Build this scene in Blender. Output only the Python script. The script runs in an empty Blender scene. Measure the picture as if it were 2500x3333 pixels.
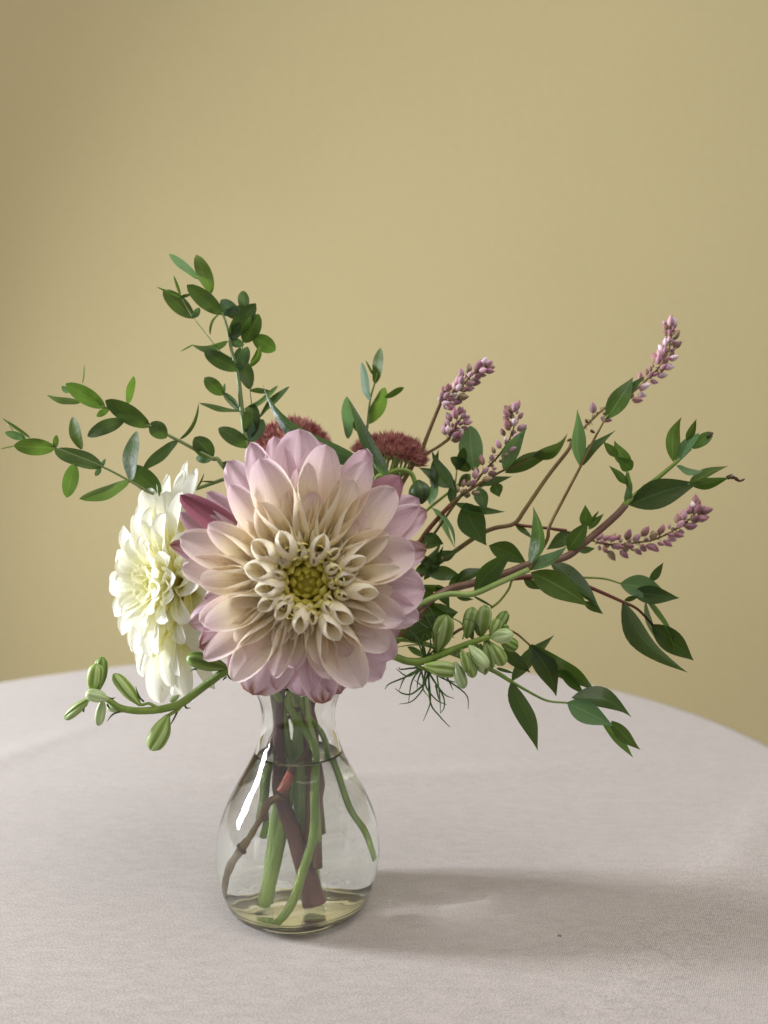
import bpy, math, random
from math import pi, sin, cos, sqrt
from mathutils import Vector as V, Matrix, Quaternion
random.seed(7)
S = bpy.context.scene
CM = 0.01
TZ = 0.75            # table top height (m)
CH = 17.9            # camera height above the cloth (cm)
FPX = 2500.0

# ---------------------------------------------------------------- camera, world, lamps
cam = bpy.data.cameras.new('camera'); co = bpy.data.objects.new('camera', cam)
S.collection.objects.link(co); S.camera = co
co.location = (0, 0, TZ + CH * CM); co.rotation_euler = (pi / 2, 0, 0)
cam.sensor_fit = 'VERTICAL'; cam.sensor_height = 36; cam.lens = 36 * FPX / 3333
cam.clip_start = 0.01; cam.clip_end = 50
cam.dof.use_dof = True; cam.dof.focus_distance = 0.33; cam.dof.aperture_fstop = 7.0

w = bpy.data.worlds.new("World"); S.world = w; w.use_nodes = True
w.node_tree.nodes['Background'].inputs[0].default_value = (0.97, 0.97, 0.97, 1)
w.node_tree.nodes['Background'].inputs[1].default_value = 0.40

def area(name, loc, target, sx, sy, power, col):
    l = bpy.data.lights.new(name, 'AREA'); l.shape = 'RECTANGLE'; l.size = sx; l.size_y = sy
    l.energy = power; l.color = col
    o = bpy.data.objects.new(name, l); S.collection.objects.link(o)
    o.location = loc
    o.rotation_euler = (V(target) - V(loc)).to_track_quat('-Z', 'Y').to_euler()
    return o
for k, (dy, wd) in enumerate(((-.075, .10), (.055, .06))):       # two panes of a tall window out of frame on the left
    for dz, hh in ((-.165, .13), (.0, .14), (.165, .12)):
        o = area('window_light', (-1.45, 0.47 + dy, TZ + 0.41 + dz), (0.0, 0.36 + dy, TZ + 0.07 + dz), wd, hh, 21 * wd / .16 * hh / .39, (0.94, 0.97, 1.0))
        o.data.spread = math.radians(140)
o = area('overhead_fill', (0.5, -0.3, TZ + 1.75), (0.25, 0.7, TZ), 1.3, 1.3, 15, (1.0, 0.95, 0.86)); o.data.shape = 'DISK'  # soft warm fill added overhead, not a fixture of the room
l = bpy.data.lights.new('warm_lamp', 'POINT'); l.energy = 1.3; l.color = (1.0, 0.52, 0.24); l.shadow_soft_size = 0.045
o = bpy.data.objects.new('warm_lamp', l); S.collection.objects.link(o); o.location = (-1.3, .95, TZ + .95)

S.view_settings.view_transform = 'Standard'; S.view_settings.look = 'None'
S.view_settings.exposure = 0.25; S.view_settings.gamma = 1.0
S.render.engine = 'CYCLES'
cy = S.cycles
cy.max_bounces = 20; cy.transmission_bounces = 16; cy.diffuse_bounces = 5; cy.glossy_bounces = 8
cy.transparent_max_bounces = 8; cy.use_denoising = True; cy.sample_clamp_indirect = 40.0
cy.caustics_reflective = True; cy.caustics_refractive = True; cy.blur_glossy = 0.0

# ---------------------------------------------------------------- helpers
def srgb(r, g, b):
    f = lambda c: (c / 255 / 12.92) if c / 255 <= 0.04045 else ((c / 255 + 0.055) / 1.055) ** 2.4
    return (f(r), f(g), f(b))
def lerp(a, b, t): return tuple(a[i] + (b[i] - a[i]) * t for i in range(3))
def sm(a, b, x):
    t = max(0.0, min(1.0, (x - a) / (b - a))); return t * t * (3 - 2 * t)
def P(px, py, d):                       # a point seen at that pixel and d cm away, in metres
    return V(((px - 1250) / FPX * d * CM, d * CM, TZ + (CH - (py - 1666.5) / FPX * d) * CM))
ZN = {'A': (0, 800, .60277), 'D': (1150, 1050, .42194), 'E': (1700, 1000, .48222), 'F': (1200, 1700, .69319),
      'G': (600, 2150, .45208), 'H': (150, 2050, .45208), 'I': (750, 1250, .42194), 'K': (1350, 1350, .30139),
      'L': (1300, 1650, .42194), 'N': (1250, 1900, .30139), 'Z': (500, 1350, .57263)}
def px(z, x, y):
    a, b, s = ZN[z]; return a + x * s, b + y * s

def tag(o, label=None, cat=None, group=None, kind=None):
    if label: o['label'] = label
    if cat: o['category'] = cat
    if group: o['group'] = group
    if kind: o['kind'] = kind
    return o
def thing(name, loc, label, cat, group=None):
    o = bpy.data.objects.new(name, None); S.collection.objects.link(o)
    o.location = loc; o.empty_display_size = 0.01
    return tag(o, label, cat, group)
def link(name, me, parent=None):
    o = bpy.data.objects.new(name, me); S.collection.objects.link(o)
    if parent: o.parent = parent
    return o
def origin_of(parent):
    p = V((0, 0, 0))
    while parent is not None:
        p += parent.location; parent = parent.parent
    return p
def mesh(name, verts, faces, mat, parent=None, uvs=None, cols=None, smooth=True):
    og = origin_of(parent)
    me = bpy.data.meshes.new(name)
    me.from_pydata([tuple(V(v) - og) for v in verts], [], faces)
    me.materials.append(mat)
    if smooth: me.polygons.foreach_set('use_smooth', [True] * len(me.polygons))
    if uvs:
        ul = me.uv_layers.new(name='UVMap')
        for lp in me.loops: ul.data[lp.index].uv = uvs[lp.vertex_index]
    if cols:
        ca = me.color_attributes.new('Col', 'FLOAT_COLOR', 'POINT')
        for i, c in enumerate(cols): ca.data[i].color = (c[0], c[1], c[2], 1)
    me.update()
    return link(name, me, parent)

def catmull(pts, n=6):
    if len(pts) < 3: 
        return [pts[0].lerp(pts[-1], i / n) for i in range(n + 1)]
    q = [pts[0] * 2 - pts[1]] + list(pts) + [pts[-1] * 2 - pts[-2]]
    out = []
    for i in range(1, len(q) - 2):
        a, b, c, d = q[i - 1:i + 3]
        for k in range(n):
            t = k / n
            out.append(0.5 * ((2 * b) + (c - a) * t + (2 * a - 5 * b + 4 * c - d) * t * t + (3 * b - a - 3 * c + d) * t ** 3))
    out.append(pts[-1]); return out
def tube_data(pts, radii, n=8, sub=5, smooth=True, wob=0.0):
    m = len(pts)
    P3 = catmull(pts, sub) if smooth else pts
    k = len(P3)
    def rad(i):
        f = i / (k - 1) * (len(radii) - 1); a = min(int(f), len(radii) - 2) if len(radii) > 1 else 0
        return radii[0] if len(radii) == 1 else radii[a] + (radii[a + 1] - radii[a]) * (f - a)
    vs, fs, uv = [], [], []
    t = (P3[1] - P3[0]).normalized()
    u = t.orthogonal().normalized()
    for i in range(k):
        t2 = (P3[min(i + 1, k - 1)] - P3[max(i - 1, 0)]).normalized()
        u = (u - t2 * u.dot(t2)).normalized(); v = t2.cross(u)
        r = rad(i) * (1 + random.uniform(-wob, wob))
        for j in range(n):
            a = 2 * pi * j / n
            vs.append(P3[i] + (u * cos(a) + v * sin(a)) * r); uv.append((i / (k - 1), j / n))
    for i in range(k - 1):
        for j in range(n):
            j2 = (j + 1) % n
            fs.append((i * n + j, i * n + j2, (i + 1) * n + j2, (i + 1) * n + j))
    fs.append(tuple(range(n - 1, -1, -1))); fs.append(tuple((k - 1) * n + j for j in range(n)))
    return vs, fs, uv
def tube(name, pts, radii_cm, mat, parent, n=8, sub=5, wob=0.0):
    vs, fs, uv = tube_data([V(p) for p in pts], [r * CM for r in radii_cm], n, sub, True, wob)
    return mesh(name, vs, fs, mat, parent, uv)

# ---------------------------------------------------------------- materials
def newmat(name):
    m = bpy.data.materials.new(name); m.use_nodes = True
    nt = m.node_tree; nt.nodes.clear()
    out = nt.nodes.new('ShaderNodeOutputMaterial')
    return m, nt, out
def N(nt, t, **k):
    n = nt.nodes.new(t)
    for a, b in k.items():
        if a.startswith('i_'):
            n.inputs[a[2:].replace('_', ' ')].default_value = b
        else: setattr(n, a, b)
    return n
def mixc(nt, fac, a, b, mode='MIX'):
    m = nt.nodes.new('ShaderNodeMix'); m.data_type = 'RGBA'; m.blend_type = mode
    for sock, val in ((m.inputs[0], fac), (m.inputs[6], a), (m.inputs[7], b)):
        if isinstance(val, bpy.types.NodeSocket): nt.links.new(val, sock)
        elif isinstance(val, (int, float)): sock.default_value = val
        else: sock.default_value = (*val, 1)
    return m.outputs[2]
def ramp(nt, src, stops):
    r = nt.nodes.new('ShaderNodeValToRGB'); nt.links.new(src, r.inputs[0])
    e = r.color_ramp.elements
    while len(e) < len(stops): e.new(0.5)
    for i, (p_, c) in enumerate(stops): e[i].position = p_; e[i].color = (*c, 1) if len(c) == 3 else c
    return r.outputs[0]
def bump(nt, h, strength, dist):
    b = nt.nodes.new('ShaderNodeBump'); b.inputs['Strength'].default_value = strength; b.inputs['Distance'].default_value = dist
    nt.links.new(h, b.inputs['Height']); return b.outputs[0]
def objcoord(nt, scale=(1, 1, 1), kind='Object'):
    t = nt.nodes.new('ShaderNodeTexCoord'); m = nt.nodes.new('ShaderNodeMapping')
    m.inputs['Scale'].default_value = scale; nt.links.new(t.outputs[kind], m.inputs[0]); return m.outputs[0]
def noise(nt, vec, scale, detail=3, rough=.5):
    n = nt.nodes.new('ShaderNodeTexNoise'); n.inputs['Scale'].default_value = scale
    n.inputs['Detail'].default_value = detail; n.inputs['Roughness'].default_value = rough
    nt.links.new(vec, n.inputs['Vector']); return n.outputs[0]
def principled(nt, out, col, rough=.5, spec=.5, normal=None, trans=None, transfac=0.3, **kw):
    p = nt.nodes.new('ShaderNodeBsdfPrincipled')
    if isinstance(col, bpy.types.NodeSocket): nt.links.new(col, p.inputs['Base Color'])
    else: p.inputs['Base Color'].default_value = (*col, 1)
    if isinstance(rough, bpy.types.NodeSocket): nt.links.new(rough, p.inputs['Roughness'])
    else: p.inputs['Roughness'].default_value = rough
    p.inputs['Specular IOR Level'].default_value = spec
    for a, b in kw.items(): p.inputs[a.replace('_', ' ')].default_value = b
    if normal is not None: nt.links.new(normal, p.inputs['Normal'])
    if trans is None:
        nt.links.new(p.outputs[0], out.inputs[0])
    else:
        t = nt.nodes.new('ShaderNodeBsdfTranslucent')
        if isinstance(trans, bpy.types.NodeSocket): nt.links.new(trans, t.inputs[0])
        else: t.inputs[0].default_value = (*trans, 1)
        mx = nt.nodes.new('ShaderNodeMixShader'); mx.inputs[0].default_value = transfac
        nt.links.new(p.outputs[0], mx.inputs[1]); nt.links.new(t.outputs[0], mx.inputs[2])
        nt.links.new(mx.outputs[0], out.inputs[0])
    return p

def leaf_mat(name, top, under, vein, rough=.52, trans=(.2, .35, .05), tf=.22):
    """leaf: upper side and paler underside are two real colours; midrib and side veins from UV"""
    m, nt, out = newmat(name)
    uv = nt.nodes.new('ShaderNodeUVMap'); sep = nt.nodes.new('ShaderNodeSeparateXYZ'); nt.links.new(uv.outputs[0], sep.inputs[0])
    geo = nt.nodes.new('ShaderNodeNewGeometry')
    oi = nt.nodes.new('ShaderNodeObjectInfo')
    base = mixc(nt, geo.outputs['Backfacing'], top, under)
    hs = nt.nodes.new('ShaderNodeHueSaturation')
    mr = N(nt, 'ShaderNodeMapRange'); mr.inputs['To Min'].default_value = .72; mr.inputs['To Max'].default_value = 1.3
    nt.links.new(oi.outputs['Random'], mr.inputs[0]); nt.links.new(mr.outputs[0], hs.inputs['Value'])
    wn = N(nt, 'ShaderNodeTexWhiteNoise', noise_dimensions='1D'); nt.links.new(oi.outputs['Random'], wn.inputs['W'])
    m2 = N(nt, 'ShaderNodeMapRange'); m2.inputs['To Min'].default_value = .478; m2.inputs['To Max'].default_value = .515
    nt.links.new(wn.outputs[0], m2.inputs[0]); nt.links.new(m2.outputs[0], hs.inputs['Hue'])
    nt.links.new(base, hs.inputs['Color'])
    nz = noise(nt, objcoord(nt), 260, 4, .6)
    c2 = mixc(nt, nz, lerp((0, 0, 0), (1, 1, 1), .8), (1.15, 1.15, 1.1))
    col = mixc(nt, 1.0, hs.outputs[0], c2, 'MULTIPLY')
    # midrib : |v-.5| small
    ab = N(nt, 'ShaderNodeMath', operation='SUBTRACT'); ab.inputs[1].default_value = .5; nt.links.new(sep.outputs[1], ab.inputs[0])
    ab2 = N(nt, 'ShaderNodeMath', operation='ABSOLUTE'); nt.links.new(ab.outputs[0], ab2.inputs[0])
    vm = ramp(nt, ab2.outputs[0], [(0.0, (1, 1, 1)), (0.022, (.75, .75, .75)), (0.05, (0, 0, 0))])
    # side veins : sin((u - |v|*k)*f)
    mu = N(nt, 'ShaderNodeMath', operation='MULTIPLY_ADD'); nt.links.new(ab2.outputs[0], mu.inputs[0]); mu.inputs[1].default_value = -.42
    nt.links.new(sep.outputs[0], mu.inputs[2])
    si = N(nt, 'ShaderNodeMath', operation='MULTIPLY'); nt.links.new(mu.outputs[0], si.inputs[0]); si.inputs[1].default_value = 75
    sn = N(nt, 'ShaderNodeMath', operation='SINE'); nt.links.new(si.outputs[0], sn.inputs[0])
    sv = ramp(nt, sn.outputs[0], [(0.86, (0, 0, 0)), (1.0, (.22, .22, .22))])
    va = mixc(nt, 1.0, vm, sv, 'ADD')
    vf = N(nt, 'ShaderNodeMath', operation='MULTIPLY'); nt.links.new(va, vf.inputs[0]); vf.inputs[1].default_value = .42
    col = mixc(nt, vf.outputs[0], col, vein)
    sp = ramp(nt, noise(nt, objcoord(nt), 330, 2, .5), [(.70, (0, 0, 0)), (.74, (.7, .7, .7))])
    col = mixc(nt, sp, col, srgb(78, 62, 30))
    b = bump(nt, nz, .45, .0008)
    principled(nt, out, col, rough, .38, b, mixc(nt, 1.0, col, trans, 'ADD'), tf)
    return m
def stem_mat(name, c1, c2, scale=90, rough=.5):
    m, nt, out = newmat(name)
    v = objcoord(nt, (1, 1, .35)); n1 = noise(nt, v, scale, 4, .6); n2 = noise(nt, v, scale * 12, 2, .5)
    col = mixc(nt, ramp(nt, n1, [(.35, (0, 0, 0)), (.65, (1, 1, 1))]), c1, c2)
    principled(nt, out, col, rough, .5, bump(nt, n2, .35, .0004))
    return m
def petal_mat(name, rough=.45, tf=.33, streak=.10):
    m, nt, out = newmat(name)
    at = nt.nodes.new('ShaderNodeAttribute'); at.attribute_name = 'Col'
    uv = nt.nodes.new('ShaderNodeUVMap'); mp = nt.nodes.new('ShaderNodeMapping'); mp.inputs['Scale'].default_value = (1.2, 26, 1)
    nt.links.new(uv.outputs[0], mp.inputs[0])
    oi = nt.nodes.new('ShaderNodeObjectInfo'); cb = nt.nodes.new('ShaderNodeCombineXYZ')
    ml = N(nt, 'ShaderNodeMath', operation='MULTIPLY'); ml.inputs[1].default_value = 40; nt.links.new(oi.outputs['Random'], ml.inputs[0])
    nt.links.new(ml.outputs[0], cb.inputs[0]); nt.links.new(cb.outputs[0], mp.inputs['Location'])
    nz = noise(nt, mp.outputs[0], 1.0, 3, .55)
    k = mixc(nt, nz, (1 - streak * 1.3,) * 3, (1 + streak, 1 + streak * .9, 1 + streak))
    col = mixc(nt, 1.0, at.outputs[0], k, 'MULTIPLY')
    fk = noise(nt, objcoord(nt), 420, 3, .6)
    fm = ramp(nt, fk, [(.66, (0, 0, 0)), (.76, (.55, .55, .55))])
    col = mixc(nt, fm, col, mixc(nt, 1.0, col, (.78, .62, .56), 'MULTIPLY'))
    b = bump(nt, nz, .55, .0008)
    principled(nt, out, col, rough, .35, b, col, tf, Sheen_Weight=.15)
    return m
def attr_mat(name, rough=.45, tf=.1):
    m, nt, out = newmat(name)
    at = nt.nodes.new('ShaderNodeAttribute'); at.attribute_name = 'Col'
    oi = nt.nodes.new('ShaderNodeObjectInfo')
    hs = nt.nodes.new('ShaderNodeHueSaturation')
    mr = N(nt, 'ShaderNodeMapRange'); mr.inputs['To Min'].default_value = .75; mr.inputs['To Max'].default_value = 1.25
    nt.links.new(oi.outputs['Random'], mr.inputs[0]); nt.links.new(mr.outputs[0], hs.inputs['Value']); nt.links.new(at.outputs[0], hs.inputs['Color'])
    principled(nt, out, hs.outputs[0], rough, .5, None, hs.outputs[0], tf)
    return m

M = {}
M['euc_g'] = leaf_mat('eucalyptus_fresh', srgb(60, 88, 18), srgb(83, 110, 58), srgb(102, 131, 52))
M['euc_d'] = leaf_mat('eucalyptus_dark', srgb(39, 59, 20), srgb(69, 90, 58), srgb(75, 101, 47))
M['euc_b'] = leaf_mat('eucalyptus_blue', srgb(65, 93, 70), srgb(65, 93, 70), srgb(90, 118, 87))
M['lf_g'] = leaf_mat('leaf_fresh', srgb(59, 88, 25), srgb(90, 120, 70), srgb(121, 152, 80), .4)
M['lf_d'] = leaf_mat('leaf_dark', srgb(34, 56, 20), srgb(75, 102, 62), srgb(80, 110, 53), .4)
M['lf_b'] = leaf_mat('leaf_pale', srgb(83, 113, 77), srgb(83, 113, 77), srgb(126, 155, 104), .5)
M['willow'] = leaf_mat('long_leaf', srgb(34, 62, 35), srgb(60, 90, 60), srgb(83, 117, 70), .36)
M['stem_euc'] = stem_mat('stem_eucalyptus', srgb(120, 135, 78), srgb(100, 118, 66))
M['stem_green'] = stem_mat('stem_green', srgb(98, 124, 40), srgb(128, 150, 62))
M['stem_pale'] = stem_mat('stem_pale_green', srgb(150, 172, 96), srgb(128, 152, 80))
M['stem_red'] = stem_mat('stem_red', srgb(96, 34, 26), srgb(112, 66, 36))
M['stem_brown'] = stem_mat('stem_brown', srgb(98, 66, 36), srgb(128, 112, 60))
M['stem_purple'] = stem_mat('stem_purple', srgb(70, 38, 42), srgb(112, 72, 62), 60)
M['stem_mauve'] = stem_mat('stem_mauve', srgb(104, 72, 62), srgb(132, 104, 84), 60)
M['dark_thread'] = stem_mat('thread_green', srgb(40, 66, 26), srgb(66, 96, 36), 60)
M['red_node'] = stem_mat('stem_rose', srgb(170, 84, 74), srgb(150, 96, 60))
M['dried'] = stem_mat('dried_brown', srgb(60, 36, 28), srgb(96, 60, 40), 120)
M['petal'] = petal_mat('dahlia_petal', .45, .30, .17)
M['wpetal'] = petal_mat('white_petal', .5, .42, .05)
M['bud'] = attr_mat('persicaria_bud', .55, .12)
M['lark'] = attr_mat('larkspur_bud', .42, .18)
M['sedum'] = attr_mat('sedum_floret', .5, .15)

# glass and water
def glass(name, col, ior, rough=0.0):
    m, nt, out = newmat(name)
    g = nt.nodes.new('ShaderNodeBsdfGlass'); g.inputs['Color'].default_value = (*col, 1); g.inputs['IOR'].default_value = ior
    g.inputs['Roughness'].default_value = rough
    nz = noise(nt, objcoord(nt, (1, 1, .35)), 60, 2, .5)
    nt.links.new(bump(nt, nz, .22, .0012), g.inputs['Normal'])
    nt.links.new(g.outputs[0], out.inputs[0]); return m
M['glass'] = glass('clear_glass', (.995, 1.0, .995), 1.5)
M['water'] = glass('water', (.995, 1.0, .985), 1.333)

# cloth
def cloth_mat():
    m, nt, out = newmat('table_cloth')
    v = objcoord(nt)
    w1 = N(nt, 'ShaderNodeTexWave', wave_type='BANDS', bands_direction='X'); w1.inputs['Scale'].default_value = 420
    w1.inputs['Distortion'].default_value = 2.2; w1.inputs['Detail'].default_value = 2; w1.inputs['Detail Scale'].default_value = 1.5
    w2 = N(nt, 'ShaderNodeTexWave', wave_type='BANDS', bands_direction='Y'); w2.inputs['Scale'].default_value = 420
    w2.inputs['Distortion'].default_value = 2.2; w2.inputs['Detail'].default_value = 2; w2.inputs['Detail Scale'].default_value = 1.5
    mp = nt.nodes.new('ShaderNodeMapping'); mp.inputs['Rotation'].default_value = (0, 0, .5); nt.links.new(v, mp.inputs[0])
    nt.links.new(mp.outputs[0], w1.inputs[0]); nt.links.new(mp.outputs[0], w2.inputs[0])
    fine = noise(nt, v, 1300, 3, .8)
    slub = nt.nodes.new('ShaderNodeMapping'); slub.inputs['Rotation'].default_value = (0, 0, .5); slub.inputs['Scale'].default_value = (1, 3, 1)
    nt.links.new(v, slub.inputs[0]); sl = noise(nt, slub.outputs[0], 130, 3, .6)
    h = mixc(nt, .5, w1.outputs[0], w2.outputs[0]); h = mixc(nt, .75, h, fine); h2 = mixc(nt, .14, h, sl)
    col = mixc(nt, ramp(nt, h2, [(.42, (0, 0, 0)), (.58, (1, 1, 1))]), srgb(141, 133, 131), srgb(192, 183, 180))
    big = noise(nt, v, 5, 3, .5)
    col = mixc(nt, 1.0, col, mixc(nt, big, (.95, .94, .94), (1.04, 1.04, 1.04)), 'MULTIPLY')
    # small specks of lint and dirt
    vo = N(nt, 'ShaderNodeTexVoronoi'); vo.inputs['Scale'].default_value = 26; nt.links.new(v, vo.inputs['Vector'])
    sp = ramp(nt, vo.outputs['Distance'], [(.02, (1, 1, 1)), (.032, (0, 0, 0))])
    pick = nt.nodes.new('ShaderNodeSeparateColor'); nt.links.new(vo.outputs['Color'], pick.inputs[0])
    pk = ramp(nt, pick.outputs[0], [(.86, (0, 0, 0)), (.88, (.8, .8, .8))])
    col = mixc(nt, mixc(nt, 1.0, sp, pk, 'MULTIPLY'), col, srgb(70, 50, 46))
    b1 = nt.nodes.new('ShaderNodeBump'); b1.inputs['Strength'].default_value = .55; b1.inputs['Distance'].default_value = .0004
    nt.links.new(h2, b1.inputs['Height'])
    principled(nt, out, col, .72, .25, b1.outputs[0], Sheen_Weight=.25)
    return m
M['cloth'] = cloth_mat()
def wall_mat():
    m, nt, out = newmat('wall_paint')
    v = objcoord(nt); n1 = noise(nt, v, 320, 4, .6); n2 = noise(nt, v, 3, 2, .5)
    col = mixc(nt, n2, srgb(199, 185, 140), srgb(204, 190, 145))
    col = mixc(nt, 1.0, col, mixc(nt, n1, (.86, .86, .86), (1.12, 1.12, 1.12)), 'MULTIPLY')
    n3 = noise(nt, v, 70, 3, .6)
    col = mixc(nt, 1.0, col, mixc(nt, n3, (.94, .94, .94), (1.05, 1.05, 1.05)), 'MULTIPLY')
    principled(nt, out, col, .7, .3, bump(nt, n1, .5, .001))
    return m
M['wall'] = wall_mat()

# ---------------------------------------------------------------- the setting
def quad(name, a, b, c, d, mat, lab):
    o = mesh(name, [a, b, c, d], [(0, 1, 2, 3)], mat, None, None, None, False)
    return tag(o, lab, None, None, 'structure')
m, nt, out = newmat('floor_wood')
nv = noise(nt, objcoord(nt, (1, 12, 1)), 6, 4, .6); principled(nt, out, mixc(nt, nv, srgb(96, 70, 48), srgb(130, 98, 68)), .4)
quad('floor', (-3, -2.5, 0), (3, -2.5, 0), (3, 1.62, 0), (-3, 1.62, 0), m, 'wooden floor under the table')
quad('wall', (-3, 1.6, 0), (3, 1.6, 0), (3, 1.6, 2.7), (-3, 1.6, 2.7), M['wall'], 'plain matte olive yellow wall behind the table')

# table under the cloth and the cloth itself
TC = V((-.098, .56, TZ)); TR = .395
tb = thing('table', (TC.x, TC.y, 0), 'round table hidden under the pale mauve cloth', 'table')
vs, fs = [], []
def lathe(profile, c, n=64, close=False):
    vs, fs = [], []
    for r, z in profile:
        for j in range(n):
            a = 2 * pi * j / n; vs.append(V((c.x + r * cos(a), c.y + r * sin(a), c.z + z)))
    k = len(profile)
    rng = k if close else k - 1
    for i in range(rng):
        i2 = (i + 1) % k
        for j in range(n):
            j2 = (j + 1) % n
            fs.append((i * n + j, i * n + j2, i2 * n + j2, i2 * n + j))
    return vs, fs
vs, fs = lathe([(0.0005, -.03), (TR - .01, -.03), (TR - .004, -.02), (TR - .004, -.008), (TR - .01, -.004), (0.0005, -.004)], TC)
mesh('tabletop', vs, fs, m, tb)
vs, fs = lathe([(0.22, -TZ + .002), (0.22, -TZ + .02), (.04, -TZ + .05), (.035, -.3), (.04, -.031)], TC)
mesh('pedestal', vs, fs, m, tb)
# cloth: flat top, rounded rim, hanging skirt with folds; soft creases across the top
def crease(x, y):
    z = 0
    for (x0, y0, ang, wd, am) in ((.10, .22, .25, .010, .00045), (-.22, .20, -.35, .012, .0004), (.04, .16, 2.6, .008, .0005), (.0, .52, .12, .014, .0004),
                                  (.2, .42, .9, .012, .0004), (-.3, .5, 1.2, .016, .0005)):
        dx, dy = x - x0, y - y0; d = -dx * sin(ang) + dy * cos(ang); al = dx * cos(ang) + dy * sin(ang)
        z += 2.8 * am * math.exp(-(d / wd) ** 2) * math.exp(-(al / .16) ** 2)
    return z
vs, fs, n = [], [], 240
prof = [(TR * i / 70, 0.0) for i in range(0, 70)] + [(TR - .0015, -.0006), (TR + .001, -.003), (TR + .0025, -.007)] + [(TR + .003 + .006 * i / 10, -.007 - .29 * i / 10) for i in range(1, 11)]
for i, (r, z) in enumerate(prof):
    for j in range(n):
        a = 2 * pi * j / n
        rr = max(r, .0004)
        if z < -.007:
            k = (-z) / .29; rr += k * (.022 * sin(a * 17 + sin(a * 3) * 2) + .012)
        x, y = TC.x + rr * cos(a), TC.y + rr * sin(a)
        vs.append(V((x, y, TZ + z + (crease(x, y) if z == 0 else 0))))
for i in range(len(prof) - 1):
    for j in range(n):
        j2 = (j + 1) % n; fs.append((i * n + j, i * n + j2, (i + 1) * n + j2, (i + 1) * n + j))
fs.append(tuple(range(n)))
tag(mesh('tablecloth', vs, fs, M['cloth']), 'pale mauve woven cloth covering the round table', 'tablecloth')

# ---------------------------------------------------------------- vase and water
VC = P(972, 1666.5, 35.0); VC.z = TZ + .0008
outer = [(0.0, .08), (1.6, .06), (2.35, 0.0), (2.62, 0.02), (2.95, .16), (3.22, .48), (3.42, .95), (3.58, 1.5), (3.67, 2.1), (3.69, 2.6), (3.64, 3.2), (3.5, 3.9),
         (3.22, 4.65), (2.85, 5.4), (2.45, 6.1), (2.1, 6.75), (1.86, 7.35), (1.71, 7.95), (1.66, 8.5), (1.72, 9.05), (1.86, 9.5), (2.06, 10.0), (2.2, 10.2)]
inner = [(2.16, 10.3), (2.0, 10.15), (1.74, 9.55), (1.57, 9.05), (1.5, 8.5), (1.54, 7.95), (1.68, 7.4), (1.9, 6.78), (2.24, 6.12), (2.64, 5.4), (3.02, 4.65),
         (3.3, 3.9), (3.46, 3.2), (3.51, 2.6), (3.49, 2.1), (3.4, 1.5), (3.22, .98), (2.95, .66), (2.5, .5), (1.6, .44), (0.0, .42)]
def spline2(pr, k=3):
    q = catmull([V((r, z, 0)) for r, z in pr], k); return [(max(a.x, .002) * CM, a.y * CM) for a in q]
prof = spline2(outer) + spline2(inner)
vs, fs = lathe(prof, VC, 96)
vase = tag(mesh('glass_vase', vs, fs, M['glass']), 'small clear pear-shaped glass bud vase half filled with stems and water', 'vase')
WL = 6.72
wp = [(r + .06, z - .05) for r, z in inner if z <= WL - .15][::-1]
def rin(z):
    pr = inner[::-1]
    for (r0, z0), (r1, z1) in zip(pr, pr[1:]):
        if z0 <= z <= z1: return r0 + (r1 - r0) * (z - z0) / (z1 - z0)
    return 1.8
wp = [(0.0, .37)] + wp[1:] + [(rin(WL + .22) + .05, WL + .22), (rin(WL + .22) - .015, WL + .21), (rin(WL) - .06, WL + .12), (rin(WL) - .14, WL + .04), (rin(WL) - .30, WL), (.6, WL), (0.0, WL)]
vs, fs = lathe([(max(r, .002) * CM, z * CM) for r, z in wp], VC, 96)
tag(mesh('water', vs, fs, M['water']), 'clear water filling the belly of the glass vase', 'water')

def G(gx, gy, dd=0.0, water=True):
    """point inside the vase from where it shows, drawn in towards the axis where the water magnifies"""
    x, y = px('G', gx, gy)
    z = (CH - (y - 1666.5) / FPX * (35.0 + dd))
    xo = (x - 972) / FPX * 35.0
    if z < WL: xo *= .78
    z = max(z, .62)
    r = rin(z) - .25
    rr = sqrt(xo * xo + dd * dd)
    if rr > r: xo *= r / rr; dd *= r / rr
    return V((VC.x + xo * CM, VC.y + dd * CM, TZ + z * CM))

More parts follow.
